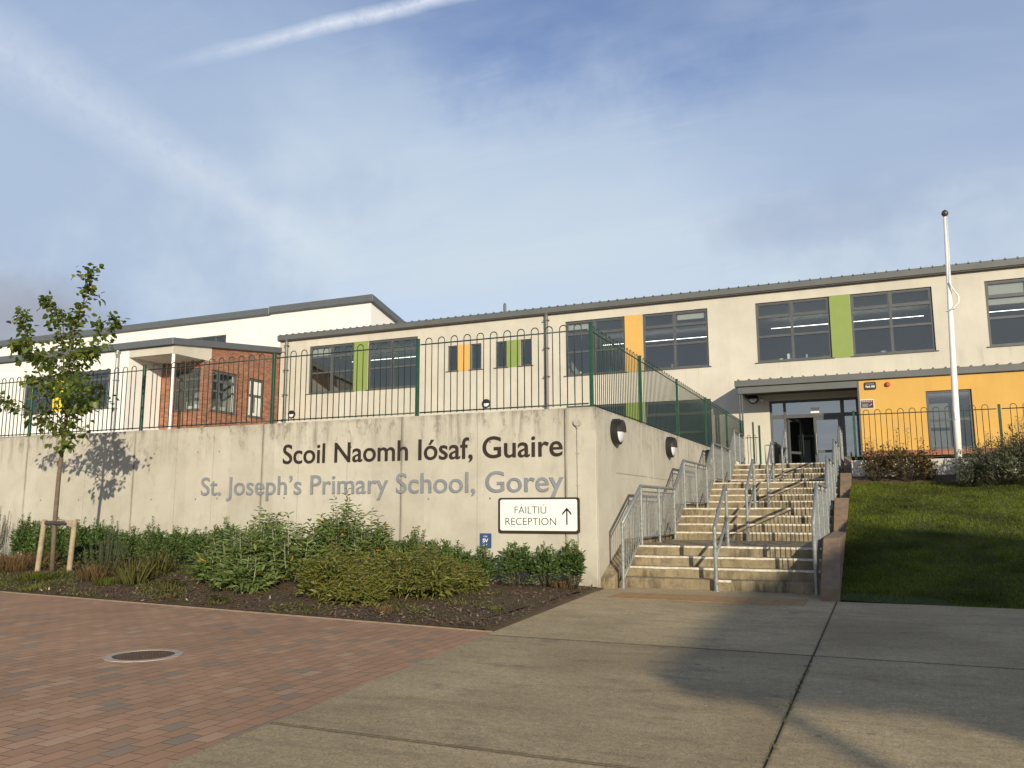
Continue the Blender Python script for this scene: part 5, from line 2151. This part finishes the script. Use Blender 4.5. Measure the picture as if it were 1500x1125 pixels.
for i, (x, y, h, r, kind, lab) in enumerate([(-.02, 23.4, 1.22, .44, 'red', 'sparse reddish shrub at the left end of the low wall'),
                                             (.78, 23.4, 1.42, .66, 'red', 'dense reddish-brown shrub in the middle of the low wall'),
                                             (1.20, 23.45, .8, .3, 'red', 'thin reddish shrub between the dense one and the flagpole'),
                                             (2.62, 22.5, 1.38, .88, 'grey', 'wide grey-green shrub right of the flagpole'),
                                             (3.35, 22.4, 1.75, .75, 'grey', 'taller grey-green shrub at the right edge of the picture'),
                                             (2.05, 22.4, .5, .34, 'grey', 'low grey-green growth at the foot of the flagpole')]):
    shrub('reddish_shrub' if kind == 'red' else 'grey_shrub', x, y, lawn_z(x, y) + .03, h, r, kind, lab, None, 120 + i)
# a few long bare shoots above the reddish shrubs
# ---- lawn grass, wood chips (uncountable)
rng = np.random.default_rng(21)
n = 150000
fy_ = rng.random(n) ** 1.25
px_ = -.58 + rng.random(n) ** 1.2 * 9.0
py_ = 13.262 + 10.03 * fy_ + .03 * rng.random(n)
keep = px_ < -.4 + .30 * py_ - 2.2 + 1.2
px_, py_ = px_[keep], py_[keep]
# the worn corner by the side wall stays bare
bare = (np.hypot((px_ + .1) / 1.0, (py_ - 13.35) / .35) < 1.0) & (rng.random(len(px_)) < .85)
px_, py_ = px_[~bare], py_[~bare]
n = len(px_)
f = (py_ - 13.28) / 10.2
pz = np.maximum(.005, 2.0 * f + .10 * np.sin(np.clip(f, 0, 1) * np.pi)) + .02 * np.sin(px_ * 1.3 + py_ * .7)
pos = np.stack([px_, py_, pz - .005], 1)
dr_ = rng.normal(size=(n, 3)) * .42
dr_[:, 2] = 1
nr_ = rng.normal(size=(n, 3))
nr_[:, 2] *= .2
lo = leaf_mesh('lawn_grass', pos, dr_, nr_, rng.uniform(.03, .085, n) * (1 + .6 * (np.sin(px_ * 5.1 + 1.7 * np.sin(py_ * 3.3)) * np.sin(py_ * 4.7) > .55)), np.full(n, .009), np.clip(rng.normal(.45, .22, n), 0, 1), ML_GRASS, None, fold=.1, droop=.25)
tag(lo, 'short mown grass covering the sloping lawn right of the steps', 'grass', kind='stuff')

n = 20000
px_ = -4.04 - rng.random(n) ** 1.1 * 15
y0 = 8.58 - .1005 * (px_ + 4.01)
py_ = y0 + .06 + rng.random(n) ** 1.4 * (13.7 - y0 - .06)
ok = (px_ < -4.43) | (px_ < np.array([pl_x(min(b, 13.2)) for b in py_]) - .02)
pz = np.maximum(np.array([bed_z(a, b) for a, b in zip(px_, py_)]), np.where(px_ > -4.5, .034, 0)) + .012
pos = np.stack([px_, py_, pz + rng.random(n) * .015], 1)
dr_ = rng.normal(size=(n, 3))
dr_[:, 2] *= .28
nr_ = rng.normal(size=(n, 3)) * .4
nr_[:, 2] = 1
sz = rng.uniform(.02, .07, n)
lo = leaf_mesh('wood_chips', pos[ok], dr_[ok], nr_[ok], sz[ok], (sz * rng.uniform(.2, .45, n))[ok], np.clip(rng.normal(.42, .25, n), 0, 1)[ok], ML_CHIP, None, fold=.1)
tag(lo, 'brown bark and wood chip mulch scattered over the planting bed', 'mulch', kind='stuff')
# ground cover of small weeds and grass in the bed
n = 20000
px_ = -5.0 - rng.random(n) ** .8 * 15
y0 = 8.58 - .1005 * (px_ + 4.01)
py_ = y0 + .05 + rng.random(n) * 3.6
cl = np.sin(px_ * 2.3 + 1.1 * np.sin(py_ * 1.9)) * np.sin(py_ * 2.9 + .8 * px_) + .55 * np.clip((-10 - px_) / 4, 0, 1)
kk = (cl > .50 - .35 * rng.random(n)) & (py_ < 13.5)
px_, py_ = px_[kk], py_[kk]
m_ = len(px_)
pos = np.stack([px_, py_, [bed_z(a, b) for a, b in zip(px_, py_)]], 1)
dr_ = rng.normal(size=(m_, 3)) * .5
dr_[:, 2] = .8
lo = leaf_mesh('bed_weeds', pos, dr_, rng.normal(size=(m_, 3)), rng.uniform(.04, .15, m_), rng.uniform(.010, .022, m_), np.clip(rng.normal(.4, .25, m_), 0, 1), ML_WEED, None, droop=.3)
tag(lo, 'low weeds and grass growing thinly through the mulch of the bed', 'weeds', kind='stuff')
# weeds in the open joint of the apron
n = 260
py_ = 4.2 + rng.random(n) * 4.4
cl = np.exp(-((py_ - 7.3) / .5) ** 2) + .7 * np.exp(-((py_ - 6.3) / .25) ** 2) + .12
k_ = rng.random(n) < cl
py_ = py_[k_]
m_ = len(py_)
pos = np.stack([-.637 + rng.normal(size=m_) * .008, py_, np.zeros(m_) - .008], 1)
dr_ = rng.normal(size=(m_, 3)) * .6
dr_[:, 2] = .8
lo = leaf_mesh('joint_weeds', pos, dr_, rng.normal(size=(m_, 3)), rng.uniform(.015, .045, m_), np.full(m_, .008), np.clip(rng.normal(.5, .2, m_), 0, 1), ML_WEED, None)
tag(lo, 'small weeds growing in the open joint between the concrete slabs', 'weeds', kind='stuff')

# ------------------------------------------------------------------ house across the road behind the viewer: its gable throws the shade on the right
hs = empty('gabled_house', (22, -12, 0))
tag(hs, 'gabled house across the road behind the viewer, out of the picture', 'house')
hso = tuple(hs.location)
BK = (.588, -.809)                       # the house runs back along this direction


def hpt(x, z, d):
    return (x + BK[0] * d, -12 + BK[1] * d, z)


def hprism(g, poly, d0, d1):
    n_ = len(poly)
    vs = [hpt(x, z, d0) for x, z in poly] + [hpt(x, z, d1) for x, z in poly]
    g.add(vs, [tuple(range(n_))[::-1], tuple(range(n_, 2 * n_))] + [(i, (i + 1) % n_, n_ + (i + 1) % n_, n_ + i) for i in range(n_)])


g = MB(hso)
hprism(g, [(13.72, -.1), (33.4, -.1), (33.4, 5.6), (23.5, 10.3), (21.2, 10.55), (13.72, 6.9)], .5, 9.0)
g.build('wall', M_CREAM, hs)
g = MB(hso)
hprism(g, [(12.02, 6.36), (13.70, 6.36), (13.70, 7.05), (21.5, 10.72), (21.5, 10.97)], .0, .9)
hprism(g, [(13.70, 7.06), (21.5, 10.72), (21.5, 10.97), (13.70, 7.28)], .9, 9.3)
hprism(g, [(21.52, 10.72), (34.6, 5.2), (34.6, 5.45), (23.0, 10.62), (21.52, 10.97)], .0, 9.3)
g.build('roof', MATS['slate_grey_roof'], hs)
g = MB(hso)
hprism(g, [(23.3, 9.5), (26.0, 9.5), (26.0, 11.1), (24.3, 11.1), (23.3, 10.75)], 1.5, 3.5)
g.build('chimney', M_WBRICK, hs)
for x0, z0 in ((16.0, 1.0), (20.5, 1.0), (26.5, 1.0), (18.0, 4.4), (25.0, 4.4)):
    g = MB(hso)
    hprism(g, [(x0, z0), (x0 + 1.6, z0), (x0 + 1.6, z0 + 1.4), (x0, z0 + 1.4)], .46, .52)
    wf = g.build('window', M_WPAINT, hs)
    g = MB(hso)
    hprism(g, [(x0 + .1, z0 + .1), (x0 + 1.5, z0 + .1), (x0 + 1.5, z0 + 1.3), (x0 + .1, z0 + 1.3)], .44, .455)
    g.build('pane', M_BLACK, wf)
g = MB(hso)
hprism(g, [(23.4, .0), (24.4, .0), (24.4, 2.1), (23.4, 2.1)], .45, .52)
g.build('door', M_DRED, hs)
up_ = empty('utility_pole', (12.2, -12, 0))
tag(up_, 'slim pole across the road behind the viewer, out of the picture', 'pole')
g = MB(up_.location)
g.tube([(11.75, -12, 0), (12.34, -12, 5.7), (12.72, -12, 6.5)], [.10, .075, .06], 10)
g.build('pole', M_TIMBER, up_, smooth=True)

S.cycles.max_bounces = 6
S.cycles.transparent_max_bounces = 12
S.cycles.use_denoising = True
